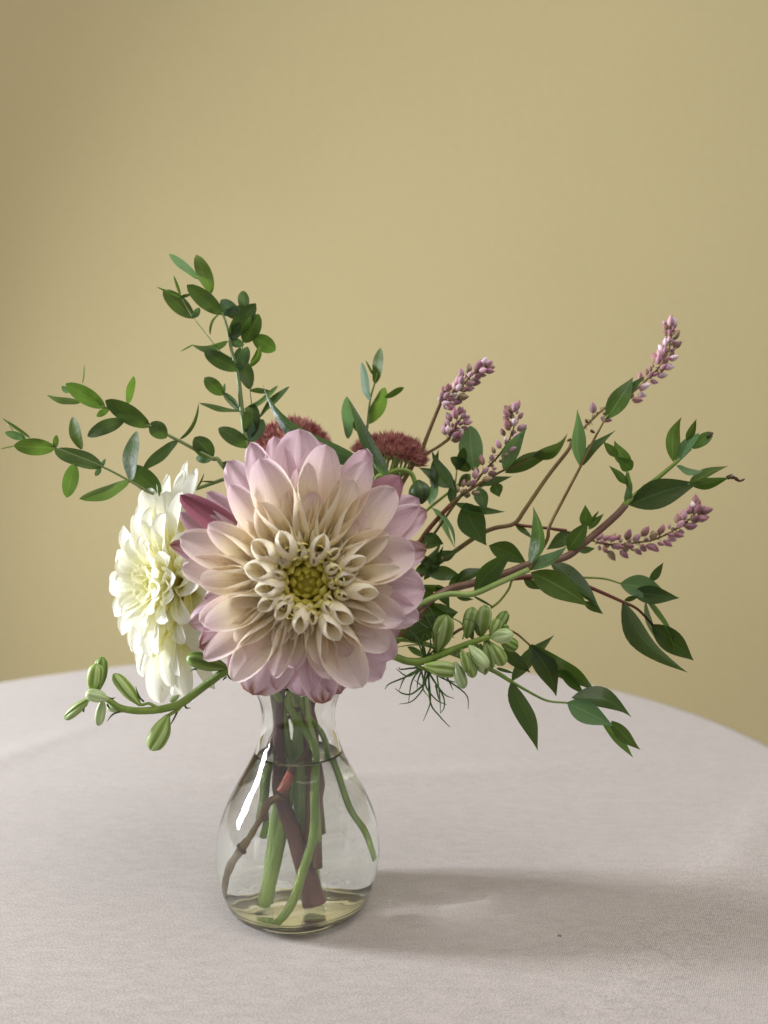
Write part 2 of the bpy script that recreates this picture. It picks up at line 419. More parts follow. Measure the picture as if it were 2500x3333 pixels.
# ---------------------------------------------------------------- leaves
CAMP = V((0, 0, TZ + CH * CM))
def leaf(parent, B, T, wapp, mat, kind='euc', bendn=None, c=0.0, name='leaf', wr=None, roll=None, flip=None):
    """one leaf blade from its stalk end B to its tip T"""
    ax = T - B; L = ax.length; t = ax.normalized()
    vdir = (CAMP - (B + T) / 2).normalized()
    s0 = t.cross(vdir)
    if s0.length < 1e-4: s0 = t.orthogonal()
    s0.normalize(); n0 = s0.cross(t).normalized()
    ratio = {'euc': .40, 'ov': .38, 'long': .2, 'thin': .08}[kind] if wr is None else wr
    real = max(wapp, ratio * L)
    rho = math.acos(max(-1, min(1, wapp / real))) if roll is None else roll
    if random.random() < .5: rho = -rho
    if flip is None: flip = False
    s = s0 * cos(rho) + n0 * sin(rho); n = s.cross(t).normalized()
    if n.dot(vdir) < 0: n = -n; s = -s
    if flip: s = -s
    if bendn is None: bendn = random.uniform(-.02, .09)
    nu, nv = 12, 4
    fold = {'euc': .12, 'ov': .22, 'long': .3, 'thin': .2}[kind]
    asym = random.uniform(-.06, .06); wph = random.uniform(0, 6.28)
    vs, fs, uv = [], [], []
    for i in range(nu + 1):
        u = i / nu
        if kind == 'euc': W = sin(pi * min(1, max(0, u * .985 + .012))) ** .56
        elif kind == 'ov': W = (sin(pi * u ** .78) ** 1.08) * (1 - .22 * u) * 1.12
        elif kind == 'long': W = sin(pi * u ** .62) ** .9 * (1 - .15 * u) * 1.03
        else: W = sin(pi * u ** .7) ** .6
        W = max(W, .035 if u < .5 else .01) * real / 2
        arc = 4 * u * (1 - u)
        mid = B.lerp(T, u) + s0 * (c * L * arc) + n * (bendn * L * arc) + n * (.012 * L * sin(u * 7 + wph))
        for j in range(nv + 1):
            x = (j / nv) * 2 - 1
            hgt = abs(x) * fold * W + .05 * W * sin(u * 9 + wph + x)
            vs.append(mid + s * (x * W + asym * W * (1 - x * x)) + n * hgt)
            uv.append((u, j / nv))
    for i in range(nu):
        for j in range(nv):
            a = i * (nv + 1) + j; fs.append((a, a + 1, a + nv + 2, a + nv + 1))
    # faces outward along n (upper side to the viewer unless flipped)
    return mesh(name, vs, fs, mat, parent, uv)

def sprig(parent, zone, plane, leaves, kind='euc', pre='euc', scale=1.0):
    d0, gx, gy, x0, y0 = plane
    s_ = ZN[zone][2]
    for it in leaves:
        bx, by, tx, ty, wpx, code = it[:6]; c = it[6] if len(it) > 6 else 0.0
        k = it[7] if len(it) > 7 else kind
        X, Y = px(zone, bx, by); X2, Y2 = px(zone, tx, ty)
        d = d0 + gx * (X - x0) + gy * (Y - y0)
        Lc = math.hypot(X2 - X, Y2 - Y) / FPX * d
        off = it[8] if len(it) > 8 else random.uniform(-.4, .4)
        d2 = d + off * Lc
        if wpx * s_ < 14 and k != 'long': k = 'thin'
        wcm = wpx * s_ / FPX * d * CM
        leaf(parent, P(X, Y, d), P(X2, Y2, d2), wcm, M[pre + '_' + code], k, c=c)
def pl(zone, plane, pts):
    d0, gx, gy, x0, y0 = plane; out = []
    for p in pts:
        X, Y = px(zone, p[0], p[1]); out.append(P(X, Y, d0 + gx * (X - x0) + gy * (Y - y0) + (p[2] if len(p) > 2 else 0)))
    return out

# eucalyptus 1: tall left sprig
e1 = thing('eucalyptus_sprig', G(640, 1000, .8), 'tall upright eucalyptus sprig with small oval leaves rising left of the sedum', 'eucalyptus sprig', 'eucalyptus sprigs')
pe1 = (36.0, .0, -.0012, 800, 1480)
tube('stem', [G(560, 1150, -.4), G(590, 900, .3), G(640, 560, .9), G(660, 250, 1.0)] + pl('A', pe1, [(1450, 1500, .2), (1345, 1120), (1310, 920), (1285, 700), (1250, 560), (1215, 400), (1135, 255), (1062, 172)]),
     [.17, .16, .15, .14, .13, .10, .07, .05, .03], M['stem_euc'], e1)
for tw in ([(1252, 610), (1190, 572), (1120, 485), (1045, 390)], [(1342, 1030), (1362, 920), (1350, 775)], [(1275, 650), (1300, 590), (1315, 515)], [(1045, 390), (1000, 320), (975, 275), (900, 238)],
           [(1298, 890), (1240, 840), (1205, 800)]):
    tube('twig', pl('A', pe1, tw), [.05, .035, .02], M['stem_euc'], e1, 6)
sprig(e1, 'A', pe1, [
    (1140, 255, 1060, 50, 82, 'g'), (1062, 178, 912, 45, 46, 'b'), (1200, 368, 1010, 212, 92, 'd'), (1045, 390, 882, 240, 92, 'g'), (1045, 388, 1078, 335, 36, 'b'),
    (985, 282, 845, 222, 14, 'g'), (975, 268, 938, 160, 16, 'g'), (980, 275, 1035, 262, 18, 'd'), (1290, 392, 1192, 292, 80, 'b'), (1205, 374, 1335, 330, 45, 'd'),
    (1320, 360, 1312, 242, 62, 'g'), (1240, 505, 1382, 312, 92, 'd'), (1318, 522, 1398, 370, 98, 'g'), (1365, 490, 1488, 565, 92, 'g'), (1243, 505, 1298, 415, 70, 'd'),
    (1232, 512, 1318, 535, 50, 'b'), (1228, 515, 1035, 535, 42, 'd', -.08), (1045, 533, 972, 572, 8, 'g'), (1285, 672, 1103, 572, 86, 'd'), (1290, 672, 1338, 545, 66, 'b'),
    (1272, 625, 1298, 548, 30, 'd'), (1352, 655, 1405, 540, 40, 'g'), (1350, 775, 1312, 620, 82, 'd'), (1350, 780, 1460, 782, 30, 'd'), (1205, 805, 1105, 712, 76, 'g'),
    (1205, 805, 1214, 742, 18, 'b'), (1296, 886, 1205, 792, 42, 'b'), (1296, 896, 1075, 850, 28, 'd'), (1320, 885, 1502, 755, 30, 'b'), (1398, 925, 1562, 760, 36, 'd'),
    (1345, 1040, 1368, 850, 95, 'd'), (1345, 1058, 1422, 938, 84, 'b'), (1350, 1085, 1180, 985, 86, 'd'), (1135, 482, 1198, 362, 14, 'd', -.15)])

# eucalyptus 2: two arms to the left
e2 = thing('eucalyptus_sprig', G(590, 1000, .2), 'eucalyptus sprig whose two arms spread out to the far left above the white dahlia', 'eucalyptus sprig', 'eucalyptus sprigs')
pe2 = (35.5, .0018, 0, 700, 1480)
tube('stem', [G(700, 1250, 1.2), G(680, 900, .9), G(640, 560, .6), G(620, 260, .5)] + pl('A', pe2, [(1330, 1450, .5), (1195, 1178), (1145, 1148), (1040, 1092), (965, 1052), (810, 972), (690, 910), (570, 872), (440, 812)]),
     [.14, .13, .12, .10, .075, .05, .03], M['stem_euc'], e2)
tube('twig', pl('A', pe2, [(1240, 1250, .6), (1000, 1330, .3), (850, 1345), (705, 1272), (550, 1192), (300, 1092), (120, 1040), (40, 960)]), [.09, .08, .06, .045, .025, .02], M['stem_euc'], e2, 6)
sprig(e2, 'A', pe2, [
    (1150, 1140, 1050, 1035, 102, 'd'), (1145, 1152, 1058, 1148, 50, 'b'), (1195, 1180, 1312, 1205, 60, 'd'), (968, 1048, 1072, 850, 20, 'd', .12), (962, 1055, 775, 1212, 60, 'd'),
    (815, 955, 898, 1038, 92, 'd'), (808, 975, 570, 835, 102, 'd'), (672, 940, 472, 1028, 76, 'd'), (688, 855, 720, 703, 42, 'g'), (565, 872, 355, 745, 92, 'g'),
    (435, 838, 255, 808, 36, 'g'), (588, 878, 522, 922, 36, 'g'), (368, 795, 335, 758, 30, 'b'), (445, 745, 456, 638, 8, 'g'),
    (708, 1268, 735, 1000, 78, 'd'), (868, 1335, 695, 1188, 112, 'd'), (700, 1272, 430, 1368, 70, 'd'), (550, 1195, 295, 1098, 96, 'd'), (440, 1098, 392, 922, 60, 'g'),
    (402, 1178, 360, 1360, 80, 'g'), (545, 1195, 570, 1150, 20, 'b'), (545, 1198, 515, 1242, 28, 'b'), (298, 1092, 75, 1080, 92, 'g'), (298, 1092, 305, 1022, 30, 'g'),
    (165, 1038, 12, 930, 18, 'g'), (140, 1042, 28, 1008, 44, 'b'), (78, 1080, 0, 1098, 8, 'g'), (1065, 1305, 1102, 1228, 10, 'd', .05), (1160, 1275, 1082, 1272, 10, 'd')])

# eucalyptus 3: short sprig above the dahlia, right of the long leaves
e3 = thing('eucalyptus_sprig', G(900, 1000, 1.2), 'short eucalyptus sprig standing up behind the dahlia between long leaves and sedum', 'eucalyptus sprig', 'eucalyptus sprigs')
pe3 = (37.5, 0, 0, 1200, 1480)
tube('stem', [G(880, 1200, 1.2), G(900, 700, 1.0), G(880, 400, 1.0)] + pl('D', pe3, [(60, 1800), (70, 1200), (95, 900), (112, 775), (130, 600), (165, 470), (185, 390)]), [.13, .11, .08, .05, .03], M['stem_euc'], e3)
sprig(e3, 'D', pe3, [(170, 472, 210, 195, 82, 'g'), (132, 602, 65, 308, 66, 'b'), (150, 400, 95, 290, 18, 'g'), (112, 778, 250, 503, 112, 'g'), (245, 578, 390, 500, 50, 'g')])
sprig(e3, 'I', pe3, [(905, 420, 895, 98, 92, 'b', 0, 'euc', 0), (985, 368, 958, 278, 52, 'd')])

# long lance-shaped leaves
lg = thing('lance_leaf_sprig', G(860, 900, 1.0), 'sprig of long dark lance-shaped leaves arching over the top of the dahlia', 'leaf sprig')
plg = (34.5, 0, .0, 1100, 1480)
tube('stem', [G(820, 1200, .9), G(800, 700, 1.1), G(860, 300, .8)] + pl('I', plg, [(1120, 1200, .6), (1120, 760, .3), (1200, 700), (1300, 662), (1395, 690), (1432, 800), (1440, 900)]), [.14, .13, .12, .11, .11, .09], M['stem_green'], lg)
def longleaf(zone, b, t, w, c, bn, d, d2, mat='willow'):
    X, Y = px(zone, *b); X2, Y2 = px(zone, *t)
    leaf(lg, P(X, Y, d), P(X2, Y2, d2), w * ZN[zone][2] / FPX * d * CM, M[mat], 'long', bendn=bn, c=c)
longleaf('I', (1020, 600), (238, 3), 150, -.055, .06, 33.2, 35.5)
longleaf('I', (1200, 740), (898, 100), 105, -.05, .05, 33.4, 34.5)
longleaf('I', (1190, 690), (1050, 305), 40, -.05, .03, 34.2, 35.5)
# drooping dark bud at the end of the crook
def lobed(name, parent, B, T, wcm, mat, cols, ribs=5, depth=.16, prof=None, nu=10, nv=20, tw=0.0):
    ax = T - B; t = ax.normalized(); u = t.orthogonal().normalized(); v = t.cross(u)
    vs, fs, uv, cc = [], [], [], []
    for i in range(nu + 1):
        f = i / nu
        r = (prof(f) if prof else sin(pi * min(.995, max(.02, f))) ** .7) * wcm * CM / 2
        for j in range(nv):
            a = 2 * pi * j / nv + tw * f
            g = abs(cos((a + .35 * sin(a + tw * 9)) * ribs / 2 - tw * f * 1.5)); rr = r * (1 - depth * (1 - g) ** 1.5) * (1 + .07 * sin(a * 2 + tw * 20))
            vs.append(B + ax * f + (u * cos(a) + v * sin(a)) * rr); uv.append((f, j / nv)); cc.append(cols(f, g))
    for i in range(nu):
        for j in range(nv):
            j2 = (j + 1) % nv; fs.append((i * nv + j, i * nv + j2, (i + 1) * nv + j2, (i + 1) * nv + j))
    fs.append(tuple(range(nv - 1, -1, -1))); fs.append(tuple(nu * nv + j for j in range(nv)))
    return mesh(name, vs, fs, mat, parent, uv, cc)
X, Y = px('D', 500, 1215); X2, Y2 = px('D', 530, 1400)
lobed('bud', lg, P(X, Y, 34.5), P(X2, Y2, 34.3), 1.0, M['lark'], lambda f, g: lerp(srgb(40, 58, 28), srgb(70, 92, 44), g), 6, .25)

# ---------------------------------------------------------------- petals
def petal(name, parent, F, p0, p1, p2, hint, D, Dfn, Bfn, colfn, mat, nu=15, nv=14, wave=0.0, skew=0.0):
    """F: local(cm)->world; p0 p1 p2 spine; hint: direction of the hollow side; D width; curl B(t)"""
    vs, fs, uv, cc = [], [], [], []
    ph = random.uniform(0, 6.28); ph2 = random.uniform(0, 6.28)
    fr = random.uniform(7, 10)
    for i in range(nu + 1):
        t = i / nu; t = 1 - (1 - t) ** 1.25
        p = p0 * (1 - t) ** 2 + p1 * 2 * t * (1 - t) + p2 * t * t
        tg = ((p1 - p0) * (1 - t) + (p2 - p1) * t).normalized()
        n = (hint - tg * hint.dot(tg)).normalized(); s = tg.cross(n)
        d = max(Dfn(t), .004) * D; B = Bfn(t)
        r = d / 2 if B >= pi else d / (2 * sin(max(B, .05) / 2))
        for j in range(nv + 1):
            x = (j / nv) * 2 - 1
            a = x * B / 2
            wv = wave * sm(.4, 1, t) * sin(x * 4 + ph + t * 3) * (abs(x) ** 1.5)
            q = p + s * (r * sin(a) + skew * d * t * t) + n * (r * (1 - cos(a)) + wv)
            q = q - n * (.04 * d * math.exp(-(x / .16) ** 2) * sm(0, .3, t) + .012 * d * cos(x * fr + ph2) * sm(.2, .6, t))     # keel groove and faint ribs
            vs.append(F(q)); uv.append((t, j / nv)); cc.append(colfn(t, x, ph, ph2))
    for i in range(nu):
        for j in range(nv):
            a = i * (nv + 1) + j; fs.append((a, a + 1, a + nv + 2, a + nv + 1))
    return mesh(name, vs, fs, mat, parent, uv, cc)

def frame(center, axis, up=V((0, 0, 1))):
    wv = axis.normalized(); u = up.cross(wv).normalized(); v = wv.cross(u)
    return lambda q: center + (u * q.x + v * q.y + wv * q.z) * CM

CREAM = srgb(250, 243, 220); CREAM2 = srgb(247, 236, 200); YEL = srgb(240, 228, 118); GRN = srgb(226, 216, 92)
PINK = srgb(242, 220, 222); MAUVE = srgb(226, 194, 214); MAG = srgb(150, 78, 98); BRN = srgb(158, 100, 66)
def dcol(ring, dark=0.0, brown=0.0):
    def f(t, x, ph, ph2):
        base = {'A': (GRN, YEL, CREAM), 'B': (YEL, CREAM2, CREAM), 'C': (YEL, CREAM2, lerp(CREAM, PINK, .25)), 'D': (YEL, lerp(CREAM2, PINK, .15), lerp(CREAM, PINK, .75)),
                'E': (CREAM2, lerp(CREAM, PINK, .7), lerp(PINK, MAUVE, .5))}[ring]
        a = {'A': .55, 'B': .48, 'C': .45, 'D': .38, 'E': .25}[ring]
        c = lerp(base[0], base[1], sm(0, a + .15, t)); c = lerp(c, base[2], sm(a + .15, .95, t))
        if ring in 'CDE': c = lerp(c, MAUVE, .55 * sm(.75, 1.0, t) * (.5 + .5 * sin(ph)))
        c = lerp(c, srgb(254, 246, 238), (.40 if ring in 'AB' else .5) * sm(.82, 1, abs(x)) * (0 if dark else 1))
        c = lerp(c, lerp(PINK, MAUVE, .5), (.30 if ring == 'E' else .10) * (0.5 + .5 * sin(ph2 + x * 5 + t * 2)) * sm(.4, .9, t))
        if dark: c = lerp(c, MAG, dark * sm(.2, .7, t))
        if brown: c = lerp(c, BRN, brown * sm(.91, .99, t + .05 * sin(x * 9 + ph)))
        return c
    return f
Dtube = lambda t: (.46 + .54 * sm(0, .7, t)) * (1 if t < .80 else max(0, 1 - ((t - .80) / .20) ** 2.0) ** .55)
Dbroad = lambda t: (.26 + .74 * sm(.05, .68, t)) * (1 if t < .66 else max(0, 1 - ((t - .66) / .34) ** 2.1) ** .55)
def curl(b0, b1, a, b): return lambda t: (b0 + (b1 - b0) * sm(a, b, t)) * pi
DC = P(1001, 1888, 30.6)
dah = thing('dahlia', G(790, 1250, .3), 'large pink and cream dahlia with rolled petals facing forward over the vase', 'dahlia')
FD = frame(DC, V((.03, -1, .02)))
kz = .57263 / FPX * 30.6
def dpetal(tx, ty, wz, ring, dark=0, brown=0, skew=0, dw=0.0):
    u = (tx - 875) * kz; v = -(ty - 940) * kz; r = math.hypot(u, v); th = math.atan2(v, u)
    par = {'A': (.66, .0, .82, .95, 1.58), 'B': (.54, -.2, .66, 1.05, 1.50), 'C': (.75, -.6, .50, .85, .95), 'D': (.8, -.8, .48, .80, .35), 'E': (.8, -1.1, .5, .15, -.55)}[ring]
    rb, wb, cf, cw, tw_ = par
    dw += random.uniform(-.12, .12)
    pscale = 1.0 - (tw_ + dw) / 30.6            # nearer petals show larger
    r *= pscale
    tj = th + random.uniform(-.06, .06)
    rb = rb * r if ring in 'AB' else min(rb, r * .5)
    p0 = V((rb * cos(tj), rb * sin(tj), wb)); p2 = V((r * cos(th), r * sin(th), tw_ + dw))
    p1 = V((r * cf * cos(tj), r * cf * sin(tj), cw + dw * .6))
    hint = V((-cos(th) * .55, -sin(th) * .55, 1.0))
    D = wz * kz * pscale * random.uniform(.93, 1.08)
    if ring == 'A': fn, B = Dtube, curl(2.06, random.uniform(1.35, 1.6), random.uniform(.76, .86), 1.02)
    elif ring == 'B': fn, B = Dtube, curl(2.06, random.uniform(1.15, 1.5), random.uniform(.62, .76), 1.02)
    elif ring == 'C': fn, B = Dbroad, curl(1.9, .74, .34, .92)
    elif ring == 'D': fn, B = Dbroad, curl(1.85, .62 + random.uniform(-.1, .2), .36, .94)
    else: fn, B = Dbroad, curl(1.2, .32 + random.uniform(-.12, .3), .15, .75)
    return petal('petal', dah, FD, p0, p1, p2, hint, D, fn, B, dcol(ring, dark, brown), M['petal'], wave={'A': 0, 'B': 0, 'C': .03, 'D': .07, 'E': .13}[ring], skew=skew or random.uniform(-.05, .05))
RA = [(720, 778, 64), (827, 705, 86), (950, 765, 58), (1075, 745, 58), (1072, 845, 62), (1165, 905, 76), (1130, 1028, 62), (1040, 1125, 62), (928, 1180, 62), (822, 1135, 58), (700, 1062, 54), (668, 935, 50), (690, 880, 54), (752, 1062, 50)]
RB = [(735, 640, 112), (575, 700, 112), (530, 850, 128), (590, 975, 98), (608, 1095, 90), (712, 1150, 86), (842, 1232, 92), (1075, 1268, 104), (1155, 1165, 100), (1300, 1000, 96), (1228, 795, 88), (990, 660, 104)]
RC = [(1172, 580, 128), (925, 425, 180), (615, 490, 200), (322, 610, 180), (268, 930, 180), (432, 1045, 125), (305, 1180, 175), (475, 1285, 175), (700, 1315, 118), (965, 1415, 125), (1335, 1155, 130), (1412, 862, 105),
      (1345, 660, 170), (1150, 362, 205), (890, 262, 130)]
RD = [(985, 165, 225), (820, 300, 120), (605, 248, 235), (440, 395, 160), (1225, 262, 190), (1382, 418, 215), (1490, 770, 265), (1430, 1160, 200), (1340, 1330, 190), (1190, 1548, 250), (828, 1430, 105), (458, 1505, 175),
      (690, 1490, 120), (290, 1380, 150), (165, 865, 175), (270, 1165, 200), (155, 690, 190), (1010, 1500, 160), (340, 790, 90), (800, 1440, 130), (1240, 560, 150), (1300, 1240, 150), (560, 1420, 160)]
RE = [(820, 88, 240, 0, 0), (548, 162, 140, 0, 0), (412, 272, 170, 0, 0), (152, 460, 130, .95, 0), (92, 745, 120, .6, .8), (1205, 198, 150, .2, 0), (1400, 352, 190, .75, 0), (1545, 545, 190, 0, .6), (1535, 1000, 255, 0, 0),
      (1545, 780, 150, .1, .7), (1362, 1390, 200, 0, 0), (560, 1595, 250, 0, .9), (830, 1600, 200, 0, .2), (960, 1640, 200, 0, .9), (1060, 1590, 160, .1, .8), (720, 1570, 160, 0, .6), (262, 1320, 150, .3, .9), (300, 450, 120, .2, 0),
      (200, 1190, 170, .2, .5), (1290, 1500, 200, 0, 0), (430, 1470, 160, .5, .9), (1500, 1180, 180, 0, 0), (930, 150, 180, .1, 0), (680, 130, 160, .1, 0), (1500, 480, 170, .1, 0), (150, 560, 140, .4, 0)]
for a in RA: dpetal(a[0], a[1], a[2] * 1.12, 'A')
for k in range(15):                                   # young rolled petals between heart and first ring
    th = 2 * pi * (k + .3) / 15 + random.uniform(-.08, .08); q = random.uniform(192, 212)
    dpetal(875 + q * cos(th), 940 + q * sin(th), random.uniform(44, 56), 'A', dw=-.16)
for k in range(16):                                   # and more filling the gaps behind the larger rolls
    th = 2 * pi * (k + .6) / 16 + random.uniform(-.1, .1); q = random.uniform(300, 345)
    dpetal(875 + q * cos(th), 940 + q * sin(th), random.uniform(66, 84), 'B', dw=-.55)
for a in RB: dpetal(a[0], a[1], a[2] * 1.10, 'B', dw=.12)
for a in RC: dpetal(a[0], a[1], a[2], 'C')
for a in RD: dpetal(a[0], a[1], a[2] * 1.04, 'D')
for k in range(19):
    th = 2 * pi * (k + .5) / 19 + random.uniform(-.1, .1)
    dpetal(875 + 500 * cos(th), 920 + 510 * sin(th), random.uniform(120, 150), 'C', dw=-.5)
for a in RE: dpetal(a[0], a[1], a[2] * 1.22, 'E', a[3], a[4])
for k in range(20):
    th = 2 * pi * k / 20 + random.uniform(-.1, .1)
    dpetal(875 + 610 * cos(th), 900 + 640 * sin(th), 200, 'E', random.choice([0, 0, .25]), random.choice([0, 0, .4]), dw=-.5)
# closed inner scales folding over the heart
for (cnt, rt, rb, wt, D, off) in ((16, 1.45, 1.48, 1.16, .42, .1), (15, 1.20, 1.36, 1.06, .46, .35), (13, .92, 1.16, .98, .52, 0), (11, .64, .95, .84, .50, .3), (8, .38, .7, .70, .44, 0), (5, .15, .45, .6, .34, 0)):
    for k in range(cnt):
        th = 2 * pi * (k + off) / cnt + random.uniform(-.1, .1); rt2 = rt + random.uniform(-.08, .08); wt2 = wt + .30 + random.uniform(-.06, .06)
        p0 = V((rb * .85 * cos(th), rb * .85 * sin(th), .0)); p1 = V((rb * 1.12 * cos(th), rb * 1.12 * sin(th), wt2 * .95)); p2 = V((rt2 * cos(th), rt2 * sin(th), wt2 + (.40 if rt > .9 else .24)))
        g = sm(.3, 1.1, rt)
        def cf(t, x, ph, ph2, g=g):
            c = lerp(srgb(246, 238, 104), srgb(250, 244, 150), sm(.3, .9, t) * g + .1)
            return lerp(c, srgb(238, 230, 176), sm(.8, 1, t) * g * .9)
        petal('inner_petal', dah, FD, p0, p1, p2, V((-cos(th), -sin(th), -.2)), D, lambda t: (.75 + .25 * sm(0, .5, t)) * (1 if t < .6 else max(0, 1 - ((t - .6) / .4) ** 1.6) ** .95), curl(.75, .6, 0, 1), cf, M['petal'], 8, 6)
# flower heart
vs, fs = [], []
for i in range(9):
    for j in range(18):
        a = 2 * pi * j / 18; b = (pi / 2) * i / 8
        vs.append(FD(V((cos(b) * .85 * cos(a), cos(b) * .85 * sin(a), -.1 + .85 * sin(b) + .04 * sin(a * 5) * cos(b)))))
fs = [(i * 18 + j, i * 18 + (j + 1) % 18, (i + 1) * 18 + (j + 1) % 18, (i + 1) * 18 + j) for i in range(8) for j in range(18)]
mesh('heart', vs, fs, M['petal'], dah, [(0, 0)] * len(vs), [srgb(214, 204, 80)] * len(vs))
# green calyx behind the petals and the thick stem
vs, fs = [], []
for i, (r, wz) in enumerate(((.3, -2.3), (.8, -2.1), (1.15, -1.6), (1.1, -1.0), (.8, -.5))):
    for j in range(20):
        a = 2 * pi * j / 20; vs.append(FD(V((r * cos(a), r * sin(a), wz))))
fs = [(i * 20 + j, i * 20 + (j + 1) % 20, (i + 1) * 20 + (j + 1) % 20, (i + 1) * 20 + j) for i in range(4) for j in range(20)]
mesh('calyx', vs, fs, M['stem_green'], dah)
tube('stem', [G(925, 1640, .1), G(870, 1460, .1), G(790, 1250, .1), G(715, 1050, .0), G(680, 850, -.3), G(690, 560, -.5), G(705, 250, -.7), P(930, 2080, 33.4), FD(V((0, 0, -2.0)))],
     [.38, .34, .28, .26, .24, .23, .22, .25], M['stem_purple'], dah, 12, wob=.05)
for a_, b_ in ((870, 1460), (700, 1010)):
    tube('stem_scar', [G(a_ - 45, b_ - 12, .1), G(a_, b_ + 4, -.25), G(a_ + 45, b_ - 8, .1)], [.04, .08, .04], M['stem_brown'], dah, 8, 4, wob=.2)

# ---------------------------------------------------------------- white dahlia
wd = thing('white_dahlia', G(840, 900, 0), 'white dahlia with pale yellow heart turned to the left beside the pink one', 'dahlia')
ang = math.radians(47)
WDc = P(572, 1897, 35.2)
FW = frame(WDc, V((-sin(ang), -cos(ang), .03)))
def wcol(k):
    def f(t, x, ph, ph2):
        c = lerp(srgb(228, 218, 84), srgb(246, 243, 180), sm(0, .45, t)); c = lerp(c, srgb(248, 248, 238), sm(.2, .8, t) * k)
        return lerp(c, srgb(244, 242, 214), .4 * sm(.8, 1, abs(x)))
    return f
rings = [(6, .3, 1.4, .5, .9, .3), (9, .9, 1.65, .7, .9, .6), (12, 2.1, 1.85, .98, .8, .9), (15, 3.4, 1.5, 1.2, .7, 1), (17, 4.4, .8, 1.28, .6, 1), (19, 5.0, .0, 1.28, .5, 1), (18, 5.4, -.7, 1.3, .5, 1)]
gi = 0
for (cnt, rt, wt, D, b1, kc) in rings:
    for k in range(cnt):
        th = 2 * pi * (k + (gi % 2) * .5) / cnt + random.uniform(-.12, .12)
        r = rt * random.uniform(.95, 1.06); wz = wt + random.uniform(-.1, .1)
        if rt > 3 and cos(th) > .55: r *= .8          # pressed back by the pink one
        p0 = V((.35 * cos(th), .35 * sin(th), -.3 - .5 * rt / 5)); p1 = V((r * .45 * cos(th), r * .45 * sin(th), wz * .75 + .45)); p2 = V((r * cos(th), r * sin(th), wz))
        petal('petal', wd, FW, p0, p1, p2, V((-cos(th) * .6, -sin(th) * .6, 1)), D * random.uniform(.85, 1.1), Dbroad, curl(1.2, b1 * .62, .1, .85), wcol(kc), M['wpetal'], wave=.03)
    gi += 1
# few petals that stand out of the outline: upright one and the drooping ones below
def wfree(b, t, w, d1, d2, out=.25):
    B = P(*b, d1); T = P(*t, d2)
    inv = lambda q: (q - WDc) / CM
    F0 = lambda q: WDc + q * CM
    p0, p2 = inv(B), inv(T); p1 = (p0 + p2) / 2 + V((-.3, -out, .1))
    petal('petal', wd, F0, p0, p1, p2, V((0, -1, 0)), w, Dbroad, curl(1.3, .6, .1, .8), wcol(1), M['wpetal'], wave=.05)
wfree((612, 1760), (603, 1531), .80, 35.0, 36.0); wfree((575, 2010), (520, 2288), 1.2, 34.2, 34.0); wfree((610, 2020), (612, 2272), .85, 33.8, 33.6)
wfree((600, 1950), (468, 2205), 1.1, 35.4, 35.8); wfree((618, 1900), (642, 2118), .8, 33.2, 33.4); wfree((590, 1990), (560, 2235), .9, 33.6, 33.5)
wfree((560, 1760), (478, 1588), 1.0, 34.9, 35.3); wfree((590, 1800), (545, 1600), .95, 34.4, 34.9)
vs = [FW(V((.9 * cos(2 * pi * j / 16) * k, .9 * sin(2 * pi * j / 16) * k, z))) for k, z in ((.3, -1.6), (.9, -1.4), (1.2, -.9), (.9, -.4)) for j in range(16)]
fs = [(i * 16 + j, i * 16 + (j + 1) % 16, (i + 1) * 16 + (j + 1) % 16, (i + 1) * 16 + j) for i in range(3) for j in range(16)]
mesh('calyx', vs, fs, M['stem_green'], wd)
tube('stem', [G(900, 1820, 1.0), G(880, 1500, 1.0), G(855, 1200, .9), G(845, 900, .8), G(840, 600, .7), G(800, 260, .2), P(820, 2080, 34.6), P(720, 1960, 34.6), FW(V((0, 0, -1.4)))], [.30, .29, .28, .27, .24, .2, .17, .17], M['stem_pale'], wd, 10)

